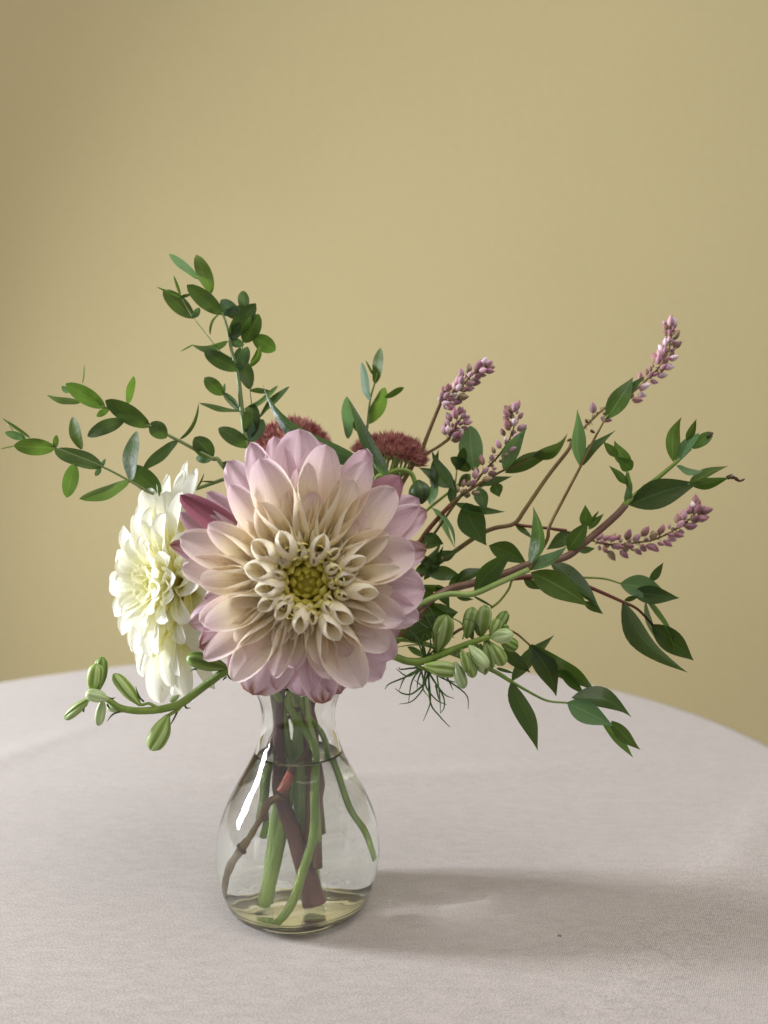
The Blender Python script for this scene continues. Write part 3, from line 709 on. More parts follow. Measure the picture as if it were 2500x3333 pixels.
# ---------------------------------------------------------------- sedum heads
def sedum(label, ctr, rx, ry, rz, tilt, base, d):
    root = thing('sedum_head', base, label, 'sedum flower', 'dark red sedum heads')
    C = P(*ctr, d)
    vs, fs, cc = [], [], []
    tubes_v, tubes_f = [], []
    for k in range(290):
        u = sqrt((k + .5) / 290); a = k * 2.39996
        z = cos(u * 1.6); rr = sin(u * 1.6)
        nrm = V((rr * cos(a), rr * sin(a), z)); nrm.rotate(Matrix.Rotation(tilt, 3, 'Y'))
        pos = C + V((nrm.x * rx, nrm.y * ry, nrm.z * rz)) * CM * random.uniform(.93, 1.03)
        n = V((nrm.x, nrm.y, nrm.z + .5)).normalized(); e1_ = n.orthogonal().normalized(); e2_ = n.cross(e1_)
        shade = random.random()
        ca = lerp(srgb(132, 52, 64), srgb(202, 150, 144), shade); cb = lerp(srgb(190, 130, 120), srgb(150, 150, 90), random.random())
        for q in range(8):
            b = 2 * pi * q / 8 + k; inn = q < 5
            out_ = e1_ * cos(b) + e2_ * sin(b)
            ln = random.uniform(.8, 1.2) * (.36 if inn else .46) * CM; sp = .55 if inn else .22
            tip = pos + (n * 1.0 + out_ * sp).normalized() * ln
            bs = pos + out_ * .03 * CM; sd = n.cross(out_) * (.055 if inn else .022) * CM
            mid = bs.lerp(tip, .45) + out_ * .01 * CM
            i0 = len(vs)
            vs += [bs - sd * .5, bs + sd * .5, mid + sd, tip, mid - sd, mid + out_ * .03 * CM]
            fs += [(i0, i0 + 1, i0 + 2, i0 + 5), (i0, i0 + 5, i0 + 4), (i0 + 5, i0 + 2, i0 + 3), (i0 + 4, i0 + 5, i0 + 3)]
            cc += [cb, cb, lerp(cb, ca, .8), ca, lerp(cb, ca, .8), ca]
    o = mesh('florets', vs, fs, M['sedum'], root, None, cc, False); o['kind'] = 'stuff'
    stub = C + V((-.3, .3, -1.5)) * CM
    for k in range(26):
        a = k * 2.4; u = sqrt((k + .5) / 26)
        nrm = V((u * cos(a), u * sin(a), sqrt(max(0, 1 - u * u)) * .9 - .15)); nrm.rotate(Matrix.Rotation(tilt, 3, 'Y'))
        tip = C + V((nrm.x * rx, nrm.y * ry, nrm.z * rz)) * CM * .93
        mid = stub.lerp(tip, .5) + V((nrm.x, nrm.y, -.35)) * .35 * CM
        v2, f2, _ = tube_data([stub, mid, tip], [.09 * CM, .06 * CM, .035 * CM], 5, 4)
        i0 = len(tubes_v); tubes_v += v2; tubes_f += [tuple(i + i0 for i in f) for f in f2]
    o = mesh('flower_stalks', tubes_v, tubes_f, M['stem_pale'], root); o['kind'] = 'stuff'
    tube('stem', [base, base.lerp(G(800, 500, .9), .5) + V((-.001, 0, 0)), G(800, 500, .9), G(790, 240, .8), stub.lerp(P(980, 2150, 36), .4), stub], [.24, .22, .2, .17, .13], M['stem_pale'], root, 8)
    return root
sedum('left of two dark red sedum heads, domed behind the dahlia beside the tall eucalyptus', (955, 1500), 1.75, 1.5, 1.85, 0, G(610, 1800, .7), 37.0)
sedum('right of two dark red sedum heads, flatter, behind the long dark leaves', (1262, 1492), 1.62, 1.4, .95, .34, G(830, 1210, 1.0), 37.0)

# ---------------------------------------------------------------- persicaria spikes
def bud_mesh(name, c_tip, c_base):
    vs, fs, cc = [], [], []
    nu, nv = 7, 8
    for i in range(nu + 1):
        f = i / nu; r = .5 * (sin(pi * min(.99, f ** .8 * .98 + .012)) ** .8) * .60
        for j in range(nv):
            a = 2 * pi * j / nv; g = 1 - .1 * (j % 2)
            vs.append((r * g * cos(a), r * g * sin(a), f)); c = lerp(c_base, c_tip, sm(.1, .8, f)); cc.append(lerp(c, (1, .9, .95), .12 * (j % 2)))
    for i in range(nu):
        for j in range(nv):
            j2 = (j + 1) % nv; fs.append((i * nv + j, i * nv + j2, (i + 1) * nv + j2, (i + 1) * nv + j))
    fs.append(tuple(range(nv - 1, -1, -1))); fs.append(tuple(nu * nv + j for j in range(nv)))
    me = bpy.data.meshes.new(name); me.from_pydata(vs, [], fs); me.materials.append(M['bud'])
    me.polygons.foreach_set('use_smooth', [True] * len(me.polygons))
    ca = me.color_attributes.new('Col', 'FLOAT_COLOR', 'POINT')
    for i, c in enumerate(cc): ca.data[i].color = (*c, 1)
    return me
BM = [bud_mesh('bud', srgb(176, 112, 136), srgb(160, 120, 120)), bud_mesh('bud', srgb(206, 158, 180), srgb(190, 150, 150)), bud_mesh('bud', srgb(232, 212, 222), srgb(200, 160, 170)),
      bud_mesh('bud', srgb(158, 92, 110), srgb(150, 120, 84)), bud_mesh('bud', srgb(168, 136, 104), srgb(140, 130, 80))]
PL = []
def spike(root, pts, count, spread, size, wts, gap=None, dens_end=1.0):
    path = catmull(pts, 8); og = origin_of(root)
    tube('flower_stalk', pts, [.06, .05, .03], M['stem_brown'], root, 6)
    L = len(path) - 1
    for k in range(count):
        f = ((k + random.uniform(0, .8)) / count) ** dens_end
        if gap and gap[0] < f < gap[1] and random.random() < .75: continue
        x = f * L; i = min(int(x), L - 1); c = path[i].lerp(path[i + 1], x - i); t = (path[i + 1] - path[i]).normalized()
        e = t.orthogonal().normalized(); a = k * 2.39996 + random.uniform(-.4, .4)
        o_ = e * cos(a) + t.cross(e) * sin(a)
        sp = spread * (1 - .45 * f ** 3)
        dr = (o_ * random.uniform(.7, 1.2) * (1 - .6 * f ** 4) + t * random.uniform(.55, 1.0)).normalized()
        pos = c + o_ * sp * CM * random.uniform(.5, 1.0)
        me = random.choices(BM, wts)[0]
        o = bpy.data.objects.new('bud', me); S.collection.objects.link(o); o.parent = root
        o.location = pos - og; o.rotation_mode = 'QUATERNION'; o.rotation_quaternion = dr.to_track_quat('Z', 'Y')
        s_ = size * CM * random.choice([.55, .75, .9, 1.0, 1.05]) * random.uniform(.9, 1.06); o.scale = (s_, s_, s_)
        if k % 3 == 0: PL.append((c, pos))
    # tiny hair-like bracts between the buds, too small to pick apart
    vs, fs = [], []
    for k in range(count):
        f = (k + .5) / count; x = f * L; i = min(int(x), L - 1); c = path[i].lerp(path[i + 1], x - i)
        e = V((random.gauss(0, 1), random.gauss(0, 1), random.gauss(0, 1))).normalized()
        v2, f2, _ = tube_data([c, c + e * .22 * CM], [.03 * CM, .012 * CM], 4, 2); i0 = len(vs); vs += v2; fs += [tuple(i + i0 for i in q) for q in f2]
    mesh('bracts', vs, fs, M['stem_brown'], root)['kind'] = 'stuff'

pp1 = (36.5, 0, 0, 1400, 1400)
p1 = thing('persicaria_stem', G(905, 1000, .5), 'upright persicaria stem forking into two short pink bud clusters above the red sedum', 'persicaria stem', 'persicaria stems with pink buds')
tube('stem', [G(915, 1400, .4), G(905, 1000, .5), G(900, 600, .6), G(880, 260, .6), P(1150, 2040, 35.8)] + pl('D', pp1, [(300, 1420), (440, 1135), (515, 1020), (580, 850), (640, 700), (672, 625)]), [.16, .15, .13, .11, .10, .09, .08], M['stem_brown'], p1)
tube('branch', pl('D', pp1, [(517, 1025), (580, 1000), (660, 955), (735, 900)]), [.08, .07, .08], M['stem_brown'], p1, 6)
spike(p1, pl('D', pp1, [(665, 620), (740, 580), (830, 500), (920, 400), (1040, 335, -.2)]), 50, .30, .56, (5, 5, 2, 3, 1))
spike(p1, pl('D', pp1, [(735, 900), (790, 800), (850, 705)]), 26, .34, .56, (5, 4, 1, 3, 0))

pp2 = (35.6, 0, 0, 1600, 1600)
p2 = thing('persicaria_stem', G(900, 900, .3), 'leafy persicaria stem with an old browned bud spike crossing the middle right', 'persicaria stem', 'persicaria stems with pink buds')
tube('stem', [G(895, 1300, .0), G(900, 900, .3), G(880, 600, .4), G(860, 260, .4), P(1180, 2020, 34.6)] + pl('K', pp2, [(-200, 1750), (-20, 1500), (110, 1290), (250, 1120), (390, 970)]), [.17, .16, .14, .12, .11, .10], M['stem_red'], p2)
tube('branch', pl('K', pp2, [(390, 970), (480, 890), (700, 745), (940, 610), (1130, 530), (1260, 438)]), [.085, .07, .05, .04], M['stem_brown'], p2, 7)
spike(p2, pl('K', pp2, [(480, 880, .3), (620, 780, .3), (740, 620, .3), (900, 450, .2), (1010, 290), (1070, 130), (1060, 0), (1050, -50)]), 46, .30, .54, (4, 2, .5, 3, 3), (.0, .0))
tube('twig', pl('K', pp2, [(20, 1600, .4), (120, 1420, .4), (400, 1010, .3), (560, 800, .3)]), [.08, .06], M['stem_brown'], p2, 6)
sprig(p2, 'K', pp2, [
    (545, 950, 775, 1412, 300, 'd', .06), (430, 965, 978, 1048, 100, 'd', .13), (680, 780, 770, 1040, 150, 'b', 0, 'ov', .1), (860, 735, 915, 890, 140, 'g'), (690, 765, 1052, 668, 92, 'd'),
    (960, 612, 1212, 130, 165, 'b', -.10), (975, 625, 1545, 400, 160, 'd', -.12), (1255, 440, 1655, 195, 125, 'g', .06), (400, 965, 425, 690, 100, 'd'), (430, 810, 185, 380, 120, 'd', -.05)], 'ov', 'lf')

pp3 = (37.2, 0, 0, 1800, 1500)
p3 = thing('persicaria_stem', G(930, 900, .8), 'long persicaria stem forking to the two longest pink spikes at the right', 'persicaria stem', 'persicaria stems with pink buds')
tube('stem', [G(950, 1250, .9), G(930, 900, .8), G(920, 600, .6), G(900, 260, .6), P(1220, 1980, 35.6)] + pl('K', pp3, [(-50, 1810), (200, 1640), (440, 1470), (690, 1300), (860, 1225), (1075, 1175), (1200, 1010), (1440, 660), (1659, 380)]) + pl('E', pp3, [(335, 910), (420, 810)]),
     [.17, .15, .13, .12, .11, .10, .09, .07], M['stem_brown'], p3)
tube('branch', pl('K', pp3, [(1075, 1180), (1180, 1200), (1400, 1222), (1640, 1250)]) + pl('E', pp3, [(210, 1500), (340, 1525), (490, 1580)]), [.085, .07, .05], M['stem_red'], p3, 7)
spike(p3, pl('E', pp3, [(340, 890), (450, 780), (560, 680), (700, 610), (850, 480), (950, 370), (1000, 230), (990, 105)]), 84, .30, .56, (4, 4, 2.5, 3, 1.5), (.02, .42), .8)
spike(p3, pl('E', pp3, [(495, 1585), (620, 1605), (760, 1590), (900, 1565), (1050, 1490), (1150, 1410), (1195, 1345)]), 62, .30, .58, (6, 3, .3, 4, 2))
for b_, t_ in (((330, 890), (300, 905)), ((345, 895), (360, 840)), ((460, 830), (490, 850)), ((440, 780), (425, 755))):
    tube('dried_bract', pl('E', pp3, [b_, t_]), [.05, .09, .02], M['dried'], p3, 6, 3)
sprig(p3, 'L', pp3, [(1325, 205, 1135, 330, 112, 'd'), (890, 132, 1030, 250, 45, 'd'), (1380, 340, 1512, 320, 55, 'd')], 'ov', 'lf')

# ---------------------------------------------------------------- leafy branches to the right
pb1 = (33.8, 0, 0, 1800, 1900)
b1 = thing('leafy_branch', G(965, 900, -.2), 'leafy branch with mauve bark ending in a dried brown tip at far right', 'leafy branch', 'leafy branches reaching right')
tube('stem', [G(960, 1450, -.2), G(965, 1100, -.2), G(950, 700, -.2), G(900, 380, -.2), G(960, 160, -.2), P(1320, 2010, 33.2)] + pl('L', pb1, [(350, 650, .3), (560, 590, .3), (850, 502), (1000, 445), (1270, 390), (1430, 275), (1659, 78)]) + pl('E', pb1, [(700, 1332)]),
     [.17, .16, .15, .17, .17, .16, .15], M['stem_mauve'], b1)
tube('branch', pl('E', pb1, [(690, 1340), (730, 1295), (880, 1180), (1030, 1055), (1140, 955)]), [.15, .12, .09, .05], M['stem_green'], b1, 8)
tube('branch', pl('E', pb1, [(730, 1310), (900, 1240), (1130, 1192, -.3)]), [.09, .07, .05], M['stem_green'], b1, 6)
tube('branch', pl('E', pb1, [(705, 1330), (738, 1230), (715, 1110)]), [.05, .04, .03], M['stem_green'], b1, 6)
sprig(b1, 'E', pb1, [
    (722, 1335, 1190, 1188, 190, 'd', -.03), (1130, 1192, 1394, 1068, 62, 'g'), (1135, 1200, 1402, 1150, 76, 'g'), (1020, 1042, 1075, 742, 98, 'g', -.10), (1110, 900, 1177, 755, 52, 'g'),
    (1040, 1045, 1190, 850, 74, 'b', -.05, 'euc'), (1145, 950, 1285, 845, 80, 'g', 0, 'euc'), (1038, 1072, 1220, 1105, 52, 'b', .12), (705, 1335, 712, 1185, 52, 'b'), (738, 1245, 705, 1100, 40, 'g'),
    (722, 1195, 585, 1068, 52, 'g'), (742, 1095, 638, 1010, 92, 'g'), (735, 1072, 622, 898, 92, 'g', -.08), (645, 1012, 545, 905, 60, 'g'),
    (308, 1642, 448, 1440, 112, 'g', 0, 'ov', -.2), (432, 1485, 425, 1332, 82, 'g'), (448, 1500, 552, 1393, 48, 'g'), (455, 1455, 517, 1375, 20, 'g')], 'ov', 'lf')
tube('dried_tip', pl('E', pb1, [(1385, 1150), (1430, 1150), (1465, 1172), (1502, 1160)]), [.10, .08, .06, .03], M['dried'], b1, 6, wob=.3)
tube('dried_tip', pl('E', pb1, [(1380, 1145), (1400, 1135), (1418, 1128)]), [.05, .04, .02], M['dried'], b1, 6, 3)
tube('dried_tip', pl('E', pb1, [(1255, 875), (1270, 855), (1288, 850)]), [.08, .06, .04], M['dried'], b1, 6, 3)

pb2 = (32.8, 0, 0, 1700, 1900)
b2 = thing('leafy_branch', G(1000, 700, -.5), 'pale green leafy branch in front, its leaf covering part of the top pink spike', 'leafy branch', 'leafy branches reaching right')
tube('stem', [G(985, 1300, -.8), G(975, 900, -.9), G(960, 650, -.8), G(900, 380, -.6), G(960, 150, -.6), P(1330, 1990, 32.4)] + pl('L', pb2, [(350, 678), (560, 672), (760, 590), (1000, 482)]), [.13, .12, .11, .12, .13, .12], M['stem_pale'], b2)
tube('branch', pl('L', pb2, [(1000, 485), (1040, 420), (1140, 250)]) + pl('E', pb2, [(185, 1475), (290, 1270), (390, 1080), (470, 920), (560, 752)]), [.085, .08, .07, .06, .045], M['stem_brown'], b2, 7)
tube('twig', pl('E', pb2, [(560, 752), (585, 720)]), [.04, .03], M['stem_green'], b2, 6)
sprig(b2, 'L', pb2, [(578, 675, 888, 342, 150, 'd', -.10), (1000, 490, 1295, 305, 96, 'b', .06), (1015, 505, 1462, 768, 195, 'g', -.03), (1010, 445, 1032, -5, 112, 'g', .16), (575, 690, 730, 775, 20, 'd')], 'ov', 'lf')
sprig(b2, 'E', pb2, [(385, 1072, 370, 688, 92, 'b', 0), (410, 1066, 630, 828, 62, 'd'), (568, 755, 748, 470, 128, 'g', .03), (690, 600, 830, 468, 50, 'd')], 'ov', 'lf')

pb3 = (35.4, 0, 0, 1700, 2000)
b3 = thing('leafy_branch', G(1000, 600, .6), 'dark red leafy branch behind, arching right and then hanging down with narrow leaves', 'leafy branch', 'leafy branches reaching right')
tube('stem', [G(930, 1150, .6), G(960, 800, .6), G(940, 500, .4), G(960, 240, .2), P(1300, 2080, 34.6)] + pl('F', pb3, [(290, 370), (450, 300), (720, 258), (900, 262), (1000, 290), (1190, 372), (1265, 410), (1335, 485)]), [.17, .16, .15, .15, .13, .1, .07, .05], M['stem_red'], b3)
tube('branch', pl('F', pb3, [(900, 262), (1020, 260), (1110, 266), (1185, 288)]), [.06, .05, .04], M['stem_green'], b3, 6)
tube('branch', pl('L', pb3, [(870, 560), (840, 640), (770, 730), (705, 780)]), [.05, .05, .06], M['stem_green'], b3, 6)
sprig(b3, 'F', pb3, [(1180, 288, 1402, 338, 104, 'b', -.04), (1235, 330, 1460, 356, 84, 'd'), (1318, 278, 1384, 188, 38, 'd'), (1190, 372, 1495, 708, 96, 'd', .03), (1330, 480, 1527, 650, 105, 'd'),
                     (1200, 366, 1272, 345, 24, 'd'), (1290, 358, 1435, 612, 26, 'g'), (1305, 370, 1392, 600, 22, 'g'), (980, 290, 1072, 385, 50, 'd'), (1010, 370, 1098, 430, 36, 'd')], 'ov', 'lf')
sprig(b3, 'L', pb3, [(690, 298, 985, 445, 150, 'd', -.06), (420, 615, 700, 480, 90, 'd', -.05), (960, 560, 1085, 637, 66, 'd'), (440, 690, 575, 712, 42, 'd'), (290, 598, 388, 778, 92, 'd'), (150, 860, 458, 812, 112, 'd', -.05),
                     (-40, 970, 260, 925, 80, 'd'), (220, 525, 500, 562, 112, 'd', -.1), (190, 565, 342, 300, 70, 'd'), (270, 385, 455, 338, 45, 'd'), (185, 215, 342, 285, 92, 'd'), (250, 8, 425, 318, 38, 'b', -.04), (120, 500, 330, 420, 80, 'd'), (150, 470, 330, 250, 50, 'd'), (170, 600, 400, 640, 55, 'g'), (230, 700, 420, 880, 50, 'd'), (250, 920, 430, 1010, 45, 'd'), (60, 1080, 240, 1180, 50, 'g'), (330, 420, 480, 300, 40, 'd'), (380, 600, 520, 480, 60, 'g'), (100, 620, 300, 700, 90, 'd'), (60, 760, 240, 700, 80, 'd'), (140, 380, 300, 470, 70, 'd'), (80, 1010, 250, 1090, 60, 'd'),
                     (1160, 430, 1528, 755, 130, 'd', -.03), (1380, 640, 1572, 830, 56, 'd')], 'ov', 'lf')

pb4 = (37.8, 0, 0, 1500, 1500)
b4 = thing('leafy_branch', G(900, 800, 1.1), 'short leafy branch behind the browned spike with the largest broad pale leaf', 'leafy branch', 'leafy branches reaching right')
tube('stem', [G(910, 900, 1.1), G(900, 500, 1.0), G(900, 240, 1.0), P(1230, 1900, 37)] + pl('K', pb4, [(0, 1160), (130, 1030), (360, 845), (600, 640)]), [.13, .11, .08, .05], M['stem_green'], b4)
tube('twig', pl('K', pb4, [(430, 800), (445, 690), (455, 590)]), [.04, .03], M['stem_green'], b4, 6)
sprig(b4, 'K', pb4, [(640, 600, 600, 120, 262, 'b', -.03, 'euc', .1), (450, 595, 535, 352, 112, 'd', .05, 'euc'), (600, 600, 388, 462, 130, 'd', 0, 'euc'), (410, 790, 40, 565, 150, 'd'), (165, 975, 255, 660, 110, 'b'), (200, 800, 262, 375, 100, 'd'),
                     (600, 640, 460, 790, 110, 'd'), (180, 1000, 430, 1440, 60, 'b', -.03), (-20, 1400, 312, 1395, 120, 'd')], 'ov', 'lf')

pb5 = (34.2, 0, 0, 1700, 2200)
b5 = thing('leafy_branch', G(1050, 760, -.1), 'lowest leafy branch hanging over the cloth edge below the pale green buds', 'leafy branch', 'leafy branches reaching right')
tube('stem', [G(1400, 1420, .0), G(1320, 1250, .0), G(1220, 1120, .0), G(1160, 980, .0), G(1100, 760, .0), G(1000, 540, .0), G(860, 330, -.4), G(900, 100, -.3), P(1180, 2110, 33.8)] + pl('F', pb5, [(160, 550), (350, 600), (570, 690), (670, 748)]), [.14, .14, .14, .13, .12, .11, .09], M['stem_green'], b5)
tube('branch', pl('F', pb5, [(670, 748), (760, 800), (840, 838), (935, 848)]), [.075, .06, .05], M['stem_green'], b5, 6)
tube('branch', pl('F', pb5, [(350, 560, .5), (450, 495, .4), (580, 495, .3), (680, 515), (755, 575)]), [.08, .07, .05], M['stem_brown'], b5, 6)
sprig(b5, 'F', pb5, [(932, 846, 1148, 955, 104, 'b'), (955, 822, 1235, 913, 92, 'd', -.08), (1095, 940, 1242, 1106, 52, 'g', 0, 'ov', -.2), (1140, 932, 1277, 1068, 62, 'g'), (670, 748, 796, 1070, 92, 'd', -.07), (672, 745, 870, 527, 66, 'd', .03),
                     (625, 598, 760, 708, 60, 'd', -.05), (600, 685, 682, 709, 16, 'd'), (755, 575, 882, 818, 104, 'd', -.06), (765, 572, 1068, 792, 96, 'd', -.05), (885, 700, 1012, 812, 52, 'd'), (95, 470, 120, 600, 60, 'd'), (160, 540, 420, 420, 100, 'd')], 'ov', 'lf')

# ---------------------------------------------------------------- larkspur
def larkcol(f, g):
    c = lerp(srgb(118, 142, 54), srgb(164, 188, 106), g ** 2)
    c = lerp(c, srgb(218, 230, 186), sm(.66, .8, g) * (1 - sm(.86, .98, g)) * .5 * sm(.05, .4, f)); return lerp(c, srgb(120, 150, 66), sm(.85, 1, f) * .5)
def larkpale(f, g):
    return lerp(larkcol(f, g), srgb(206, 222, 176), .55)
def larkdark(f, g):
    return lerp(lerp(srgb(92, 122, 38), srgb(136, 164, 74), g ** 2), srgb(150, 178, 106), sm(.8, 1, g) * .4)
bp = lambda f: sm(-.22, .50, f) * (1 if f < .6 else sqrt(max(.05, 1 - ((f - .6) / .41) ** 2.6)))
def lbud(parent, zone, b, t, w, d, d2, col, name='bud'):
    X, Y = px(zone, *b); X2, Y2 = px(zone, *t)
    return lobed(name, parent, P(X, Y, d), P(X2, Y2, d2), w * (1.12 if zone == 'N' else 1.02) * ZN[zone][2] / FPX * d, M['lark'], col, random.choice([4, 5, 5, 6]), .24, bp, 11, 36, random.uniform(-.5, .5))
pk = (32.0, 0, 0, 1500, 2100)
k1 = thing('larkspur_stem', G(1000, 700, -.9), 'larkspur stem at right with a dense cluster of pale green buds and thread-like leaves', 'larkspur stem', 'larkspur stems with green buds')
tube('stem', [G(700, 1925, -2.2), G(820, 1700, -2.2), G(900, 1500, -2.1), G(970, 1300, -1.9), G(985, 1150, -1.7), G(978, 900, -1.2), G(955, 660, -.9), G(880, 500, -.7), G(760, 280, -.8), G(900, 120, -.8), P(1180, 2120, 32.4)] + pl('N', pk, [(60, 770), (250, 835), (420, 835), (560, 785), (850, 672), (1060, 595), (1260, 540)]),
     [.16, .18, .17, .17, .16, .15, .16, .17, .14, .1], M['stem_green'], k1, 10, wob=.04)
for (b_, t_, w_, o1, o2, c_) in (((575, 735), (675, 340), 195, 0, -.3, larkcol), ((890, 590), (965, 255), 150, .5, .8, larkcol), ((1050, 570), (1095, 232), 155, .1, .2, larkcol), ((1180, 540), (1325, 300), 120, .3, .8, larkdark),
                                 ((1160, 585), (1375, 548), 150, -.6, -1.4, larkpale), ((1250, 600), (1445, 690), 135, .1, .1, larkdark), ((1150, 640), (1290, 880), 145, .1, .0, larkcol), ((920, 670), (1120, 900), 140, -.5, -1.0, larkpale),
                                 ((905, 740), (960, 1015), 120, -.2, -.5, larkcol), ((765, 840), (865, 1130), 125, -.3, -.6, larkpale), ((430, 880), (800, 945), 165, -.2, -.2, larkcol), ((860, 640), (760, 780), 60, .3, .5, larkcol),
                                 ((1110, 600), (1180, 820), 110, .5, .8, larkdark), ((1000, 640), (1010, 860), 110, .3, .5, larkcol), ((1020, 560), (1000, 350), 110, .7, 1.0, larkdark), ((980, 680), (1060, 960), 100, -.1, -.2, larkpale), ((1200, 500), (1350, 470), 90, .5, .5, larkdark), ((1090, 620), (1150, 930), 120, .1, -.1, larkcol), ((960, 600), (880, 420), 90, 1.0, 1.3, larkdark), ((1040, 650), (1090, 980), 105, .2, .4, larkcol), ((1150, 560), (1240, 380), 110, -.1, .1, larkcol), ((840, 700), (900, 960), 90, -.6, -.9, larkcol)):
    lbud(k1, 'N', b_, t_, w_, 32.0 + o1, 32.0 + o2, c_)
tube('bract', pl('N', pk, [(870, 378, -.5), (960, 400, -.5), (1015, 470, -.4), (1035, 570)]), [.02, .035, .03], M['dark_thread'], k1, 5)
tube('bract', pl('N', pk, [(740, 370, .3), (830, 420, .3), (870, 500, .3), (850, 600, .2)]), [.03, .04, .03], M['stem_green'], k1, 5)
for q in ([(545, 760), (520, 480), (300, 240), (150, 172), (38, 190)], [(540, 740), (545, 450), (520, 320), (440, 240), (230, 250)], [(500, 500), (350, 390), (290, 250), (282, 100)],
          [(520, 500), (440, 330), (470, 400)], [(430, 800), (400, 640), (260, 480), (145, 325)], [(440, 800), (380, 660), (330, 560)], [(450, 790), (430, 680), (350, 560)], [(450, 790), (410, 620), (440, 535)],
          [(455, 790), (500, 700), (500, 600), (450, 540)], [(460, 790), (540, 700), (340, 660), (110, 690)], [(550, 760), (560, 900), (600, 1200), (610, 1400)], [(560, 740), (540, 600), (520, 480)],
          [(395, 905), (250, 1000), (60, 1080), (10, 1140)], [(395, 905), (280, 915), (180, 925), (160, 900)], [(390, 915), (260, 1000), (130, 918)], [(400, 920), (330, 1000), (290, 1100), (265, 1280)],
          [(395, 920), (230, 1010), (165, 1150)], [(420, 1100), (300, 1190), (200, 1185), (120, 1130)], [(450, 930), (430, 1060), (410, 1150), (300, 1270), (165, 1300)], [(470, 940), (495, 1150), (495, 1300), (425, 1480)],
          [(480, 950), (500, 1280), (600, 1430), (712, 1550)], [(470, 940), (560, 1080), (640, 1220), (650, 1330), (610, 1400)], [(480, 940), (640, 1020), (800, 1120), (900, 1220), (910, 1355)],
          [(470, 940), (560, 1080), (660, 1200), (755, 1238)], [(410, 930), (370, 1030), (355, 1135)], [(450, 950), (420, 1120), (480, 1220)], [(480, 950), (450, 1100), (560, 1250), (675, 1308)],
          [(580, 990), (680, 1040), (800, 1070)], [(660, 980), (700, 1050), (745, 1150)], [(400, 920), (430, 1100), (330, 1040)], [(560, 1100), (580, 1200), (600, 1270)]):
    zz = random.uniform(-.8, .7)
    pts = [(a, b, zz * i / (len(q) - 1)) for i, (a, b) in enumerate(q)]
    tube('leaf_thread', pl('N', pk, pts), [.045, .04, .035, .028, .012], M['dark_thread'], k1, 5, 5)
tube('leaf_stalk', pl('N', pk, [(250, 830), (330, 870), (400, 905), (480, 945), (580, 985)]), [.09, .08, .05], M['stem_green'], k1, 6)
tube('leaf_stalk', pl('N', pk, [(420, 860), (445, 820), (450, 790)]), [.05, .045], M['stem_green'], k1, 6)

ph = (31.8, 0, 0, 500, 2250)
k2 = thing('larkspur_stem', G(620, 1000, -.6), 'larkspur stem at lower left curving out under the white dahlia with plump green buds', 'larkspur stem', 'larkspur stems with green buds')
tube('stem', [G(600, 1640, .3), G(690, 1300, .2), G(760, 900, .1), G(740, 560, -.2), G(700, 260, -.8), P(830, 2200, 32.2)] + pl('H', ph, [(1310, 300), (1180, 375), (1080, 450), (970, 530), (860, 565), (760, 580), (640, 582), (530, 560), (450, 505), (380, 470)]),
     [.2, .19, .18, .17, .17, .16, .14, .10], M['stem_green'], k2, 10)
tube('flower_stalk', pl('H', ph, [(800, 560), (740, 530), (690, 540), (650, 520)]), [.07, .06, .07], M['stem_green'], k2, 7)
tube('flower_stalk', pl('H', ph, [(985, 525), (950, 575), (900, 605), (865, 630)]), [.08, .07, .08], M['stem_green'], k2, 7)
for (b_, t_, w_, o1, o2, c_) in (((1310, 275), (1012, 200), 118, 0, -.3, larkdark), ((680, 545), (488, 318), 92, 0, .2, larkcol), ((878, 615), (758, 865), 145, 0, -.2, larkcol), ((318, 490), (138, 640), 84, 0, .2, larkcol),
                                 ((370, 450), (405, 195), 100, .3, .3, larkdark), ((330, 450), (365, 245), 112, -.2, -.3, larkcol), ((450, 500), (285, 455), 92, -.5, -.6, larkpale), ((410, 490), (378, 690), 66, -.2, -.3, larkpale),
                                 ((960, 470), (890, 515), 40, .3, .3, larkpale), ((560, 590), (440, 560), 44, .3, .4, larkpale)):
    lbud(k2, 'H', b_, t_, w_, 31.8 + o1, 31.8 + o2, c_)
for q in ([(705, 518), (670, 480), (645, 408)], [(945, 590), (920, 640), (888, 698)], [(995, 530), (1010, 562), (1042, 562)], [(535, 588), (480, 610), (440, 658)], [(440, 535), (450, 555), (462, 570)],
          [(1305, 300), (1320, 345), (1362, 370)], [(1300, 340), (1285, 350), (1272, 366)], [(1085, 285), (1060, 285), (1038, 302)], [(450, 490), (475, 495), (498, 487)], [(270, 590), (275, 560), (300, 540)]):
    tube('bract', pl('H', ph, q), [.04, .04, .012], M['dark_thread'], k2, 5, 4)

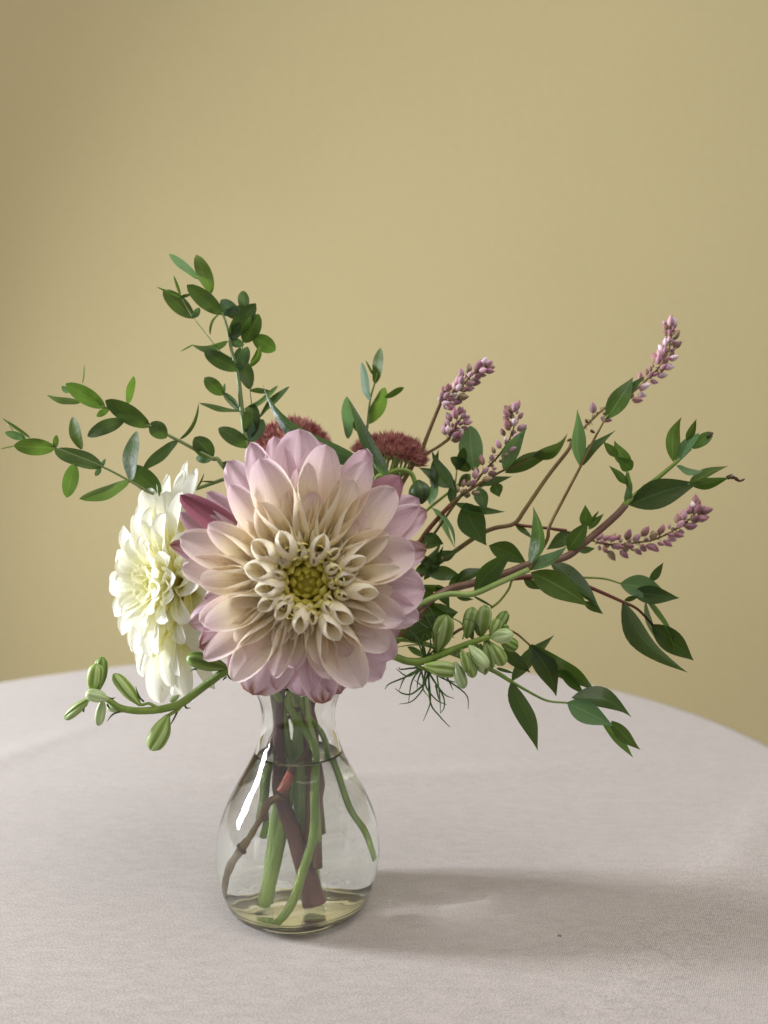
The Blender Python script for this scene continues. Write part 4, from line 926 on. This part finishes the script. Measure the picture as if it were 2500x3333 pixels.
# ---------------------------------------------------------------- loose woody cuttings seen in the vase
wc = thing('woody_twig', G(275, 1650, -.9), 'knotted brown twig slanting through the water to the lower left of the vase', 'twig')
tube('stem', [G(278, 1650, -.9), G(330, 1480, -1.0), G(425, 1345, -1.2), G(490, 1265, -1.3), G(575, 1120, -1.3), G(625, 1030, -1.3), G(735, 970, -1.2), G(775, 860, -.9), G(850, 720, -.6), G(905, 590, -.2), G(860, 250, .3)],
     [.15, .16, .15, .13, .16, .15, .17, .14, .13, .12], M['stem_brown'], wc, 10, wob=.16)
tube('side_stub', [G(600, 1100, -1.25), G(605, 1180, -1.2), G(585, 1270, -1.1)], [.12, .13, .14], M['stem_green'], wc, 8)
wc2 = thing('woody_twig', G(400, 930, .9), 'smooth dark brown twig leaning on the left shoulder of the vase', 'twig')
tube('stem', [G(395, 940, .8), G(480, 770, .8), G(590, 600, .6), G(700, 430, .4), G(830, 330, .2)], [.19, .19, .18, .17], M['stem_purple'], wc2, 10)

tube('red_node', [G(700, 955, -1.3), G(740, 915, -1.2), G(785, 850, -1.0)], [.13, .20, .17], M['red_node'], wc, 10, wob=.1)
tube('stem_scar', [G(690, 965, -1.3), G(735, 985, -1.3), G(780, 980, -1.2)], [.06, .13, .06], M['dried'], wc, 8, 4, wob=.3)
tube('stem_scar', [G(390, 1320, -1.2), G(425, 1345, -1.25), G(455, 1370, -1.2)], [.06, .12, .07], M['dried'], wc, 8, 4, wob=.3)
tube('stem_scar', [G(560, 1110, -1.3), G(590, 1130, -1.35), G(600, 1160, -1.3)], [.08, .14, .08], M['dried'], wc, 8, 4, wob=.3)
# ---------------------------------------------------------------- small air bubbles clinging to the stems
vs, fs = [], []
for k in range(90):
    zz = random.uniform(1.2, 6.3); a = random.uniform(0, 6.28); rr = random.uniform(.2, 1.1) if k % 3 else rin(zz) * .97
    c = V((VC.x + rr * cos(a) * CM, VC.y + rr * sin(a) * CM, TZ + zz * CM)); r_ = random.uniform(.010, .026) * CM; i0 = len(vs)
    for i in range(5):
        for j in range(6):
            b = pi * i / 4; q = 2 * pi * j / 6; vs.append(c + V((sin(b) * cos(q), sin(b) * sin(q), cos(b))) * r_)
    fs += [(i0 + i * 6 + j, i0 + (i + 1) * 6 + j, i0 + (i + 1) * 6 + (j + 1) % 6, i0 + i * 6 + (j + 1) % 6) for i in range(4) for j in range(6)]
M['air'] = glass('air_bubble', (1, 1, 1), .75)
tag(mesh('air_bubbles', vs, fs, M['air']), 'tiny air bubbles clinging to the stems and glass under water', 'bubbles', None, 'stuff')
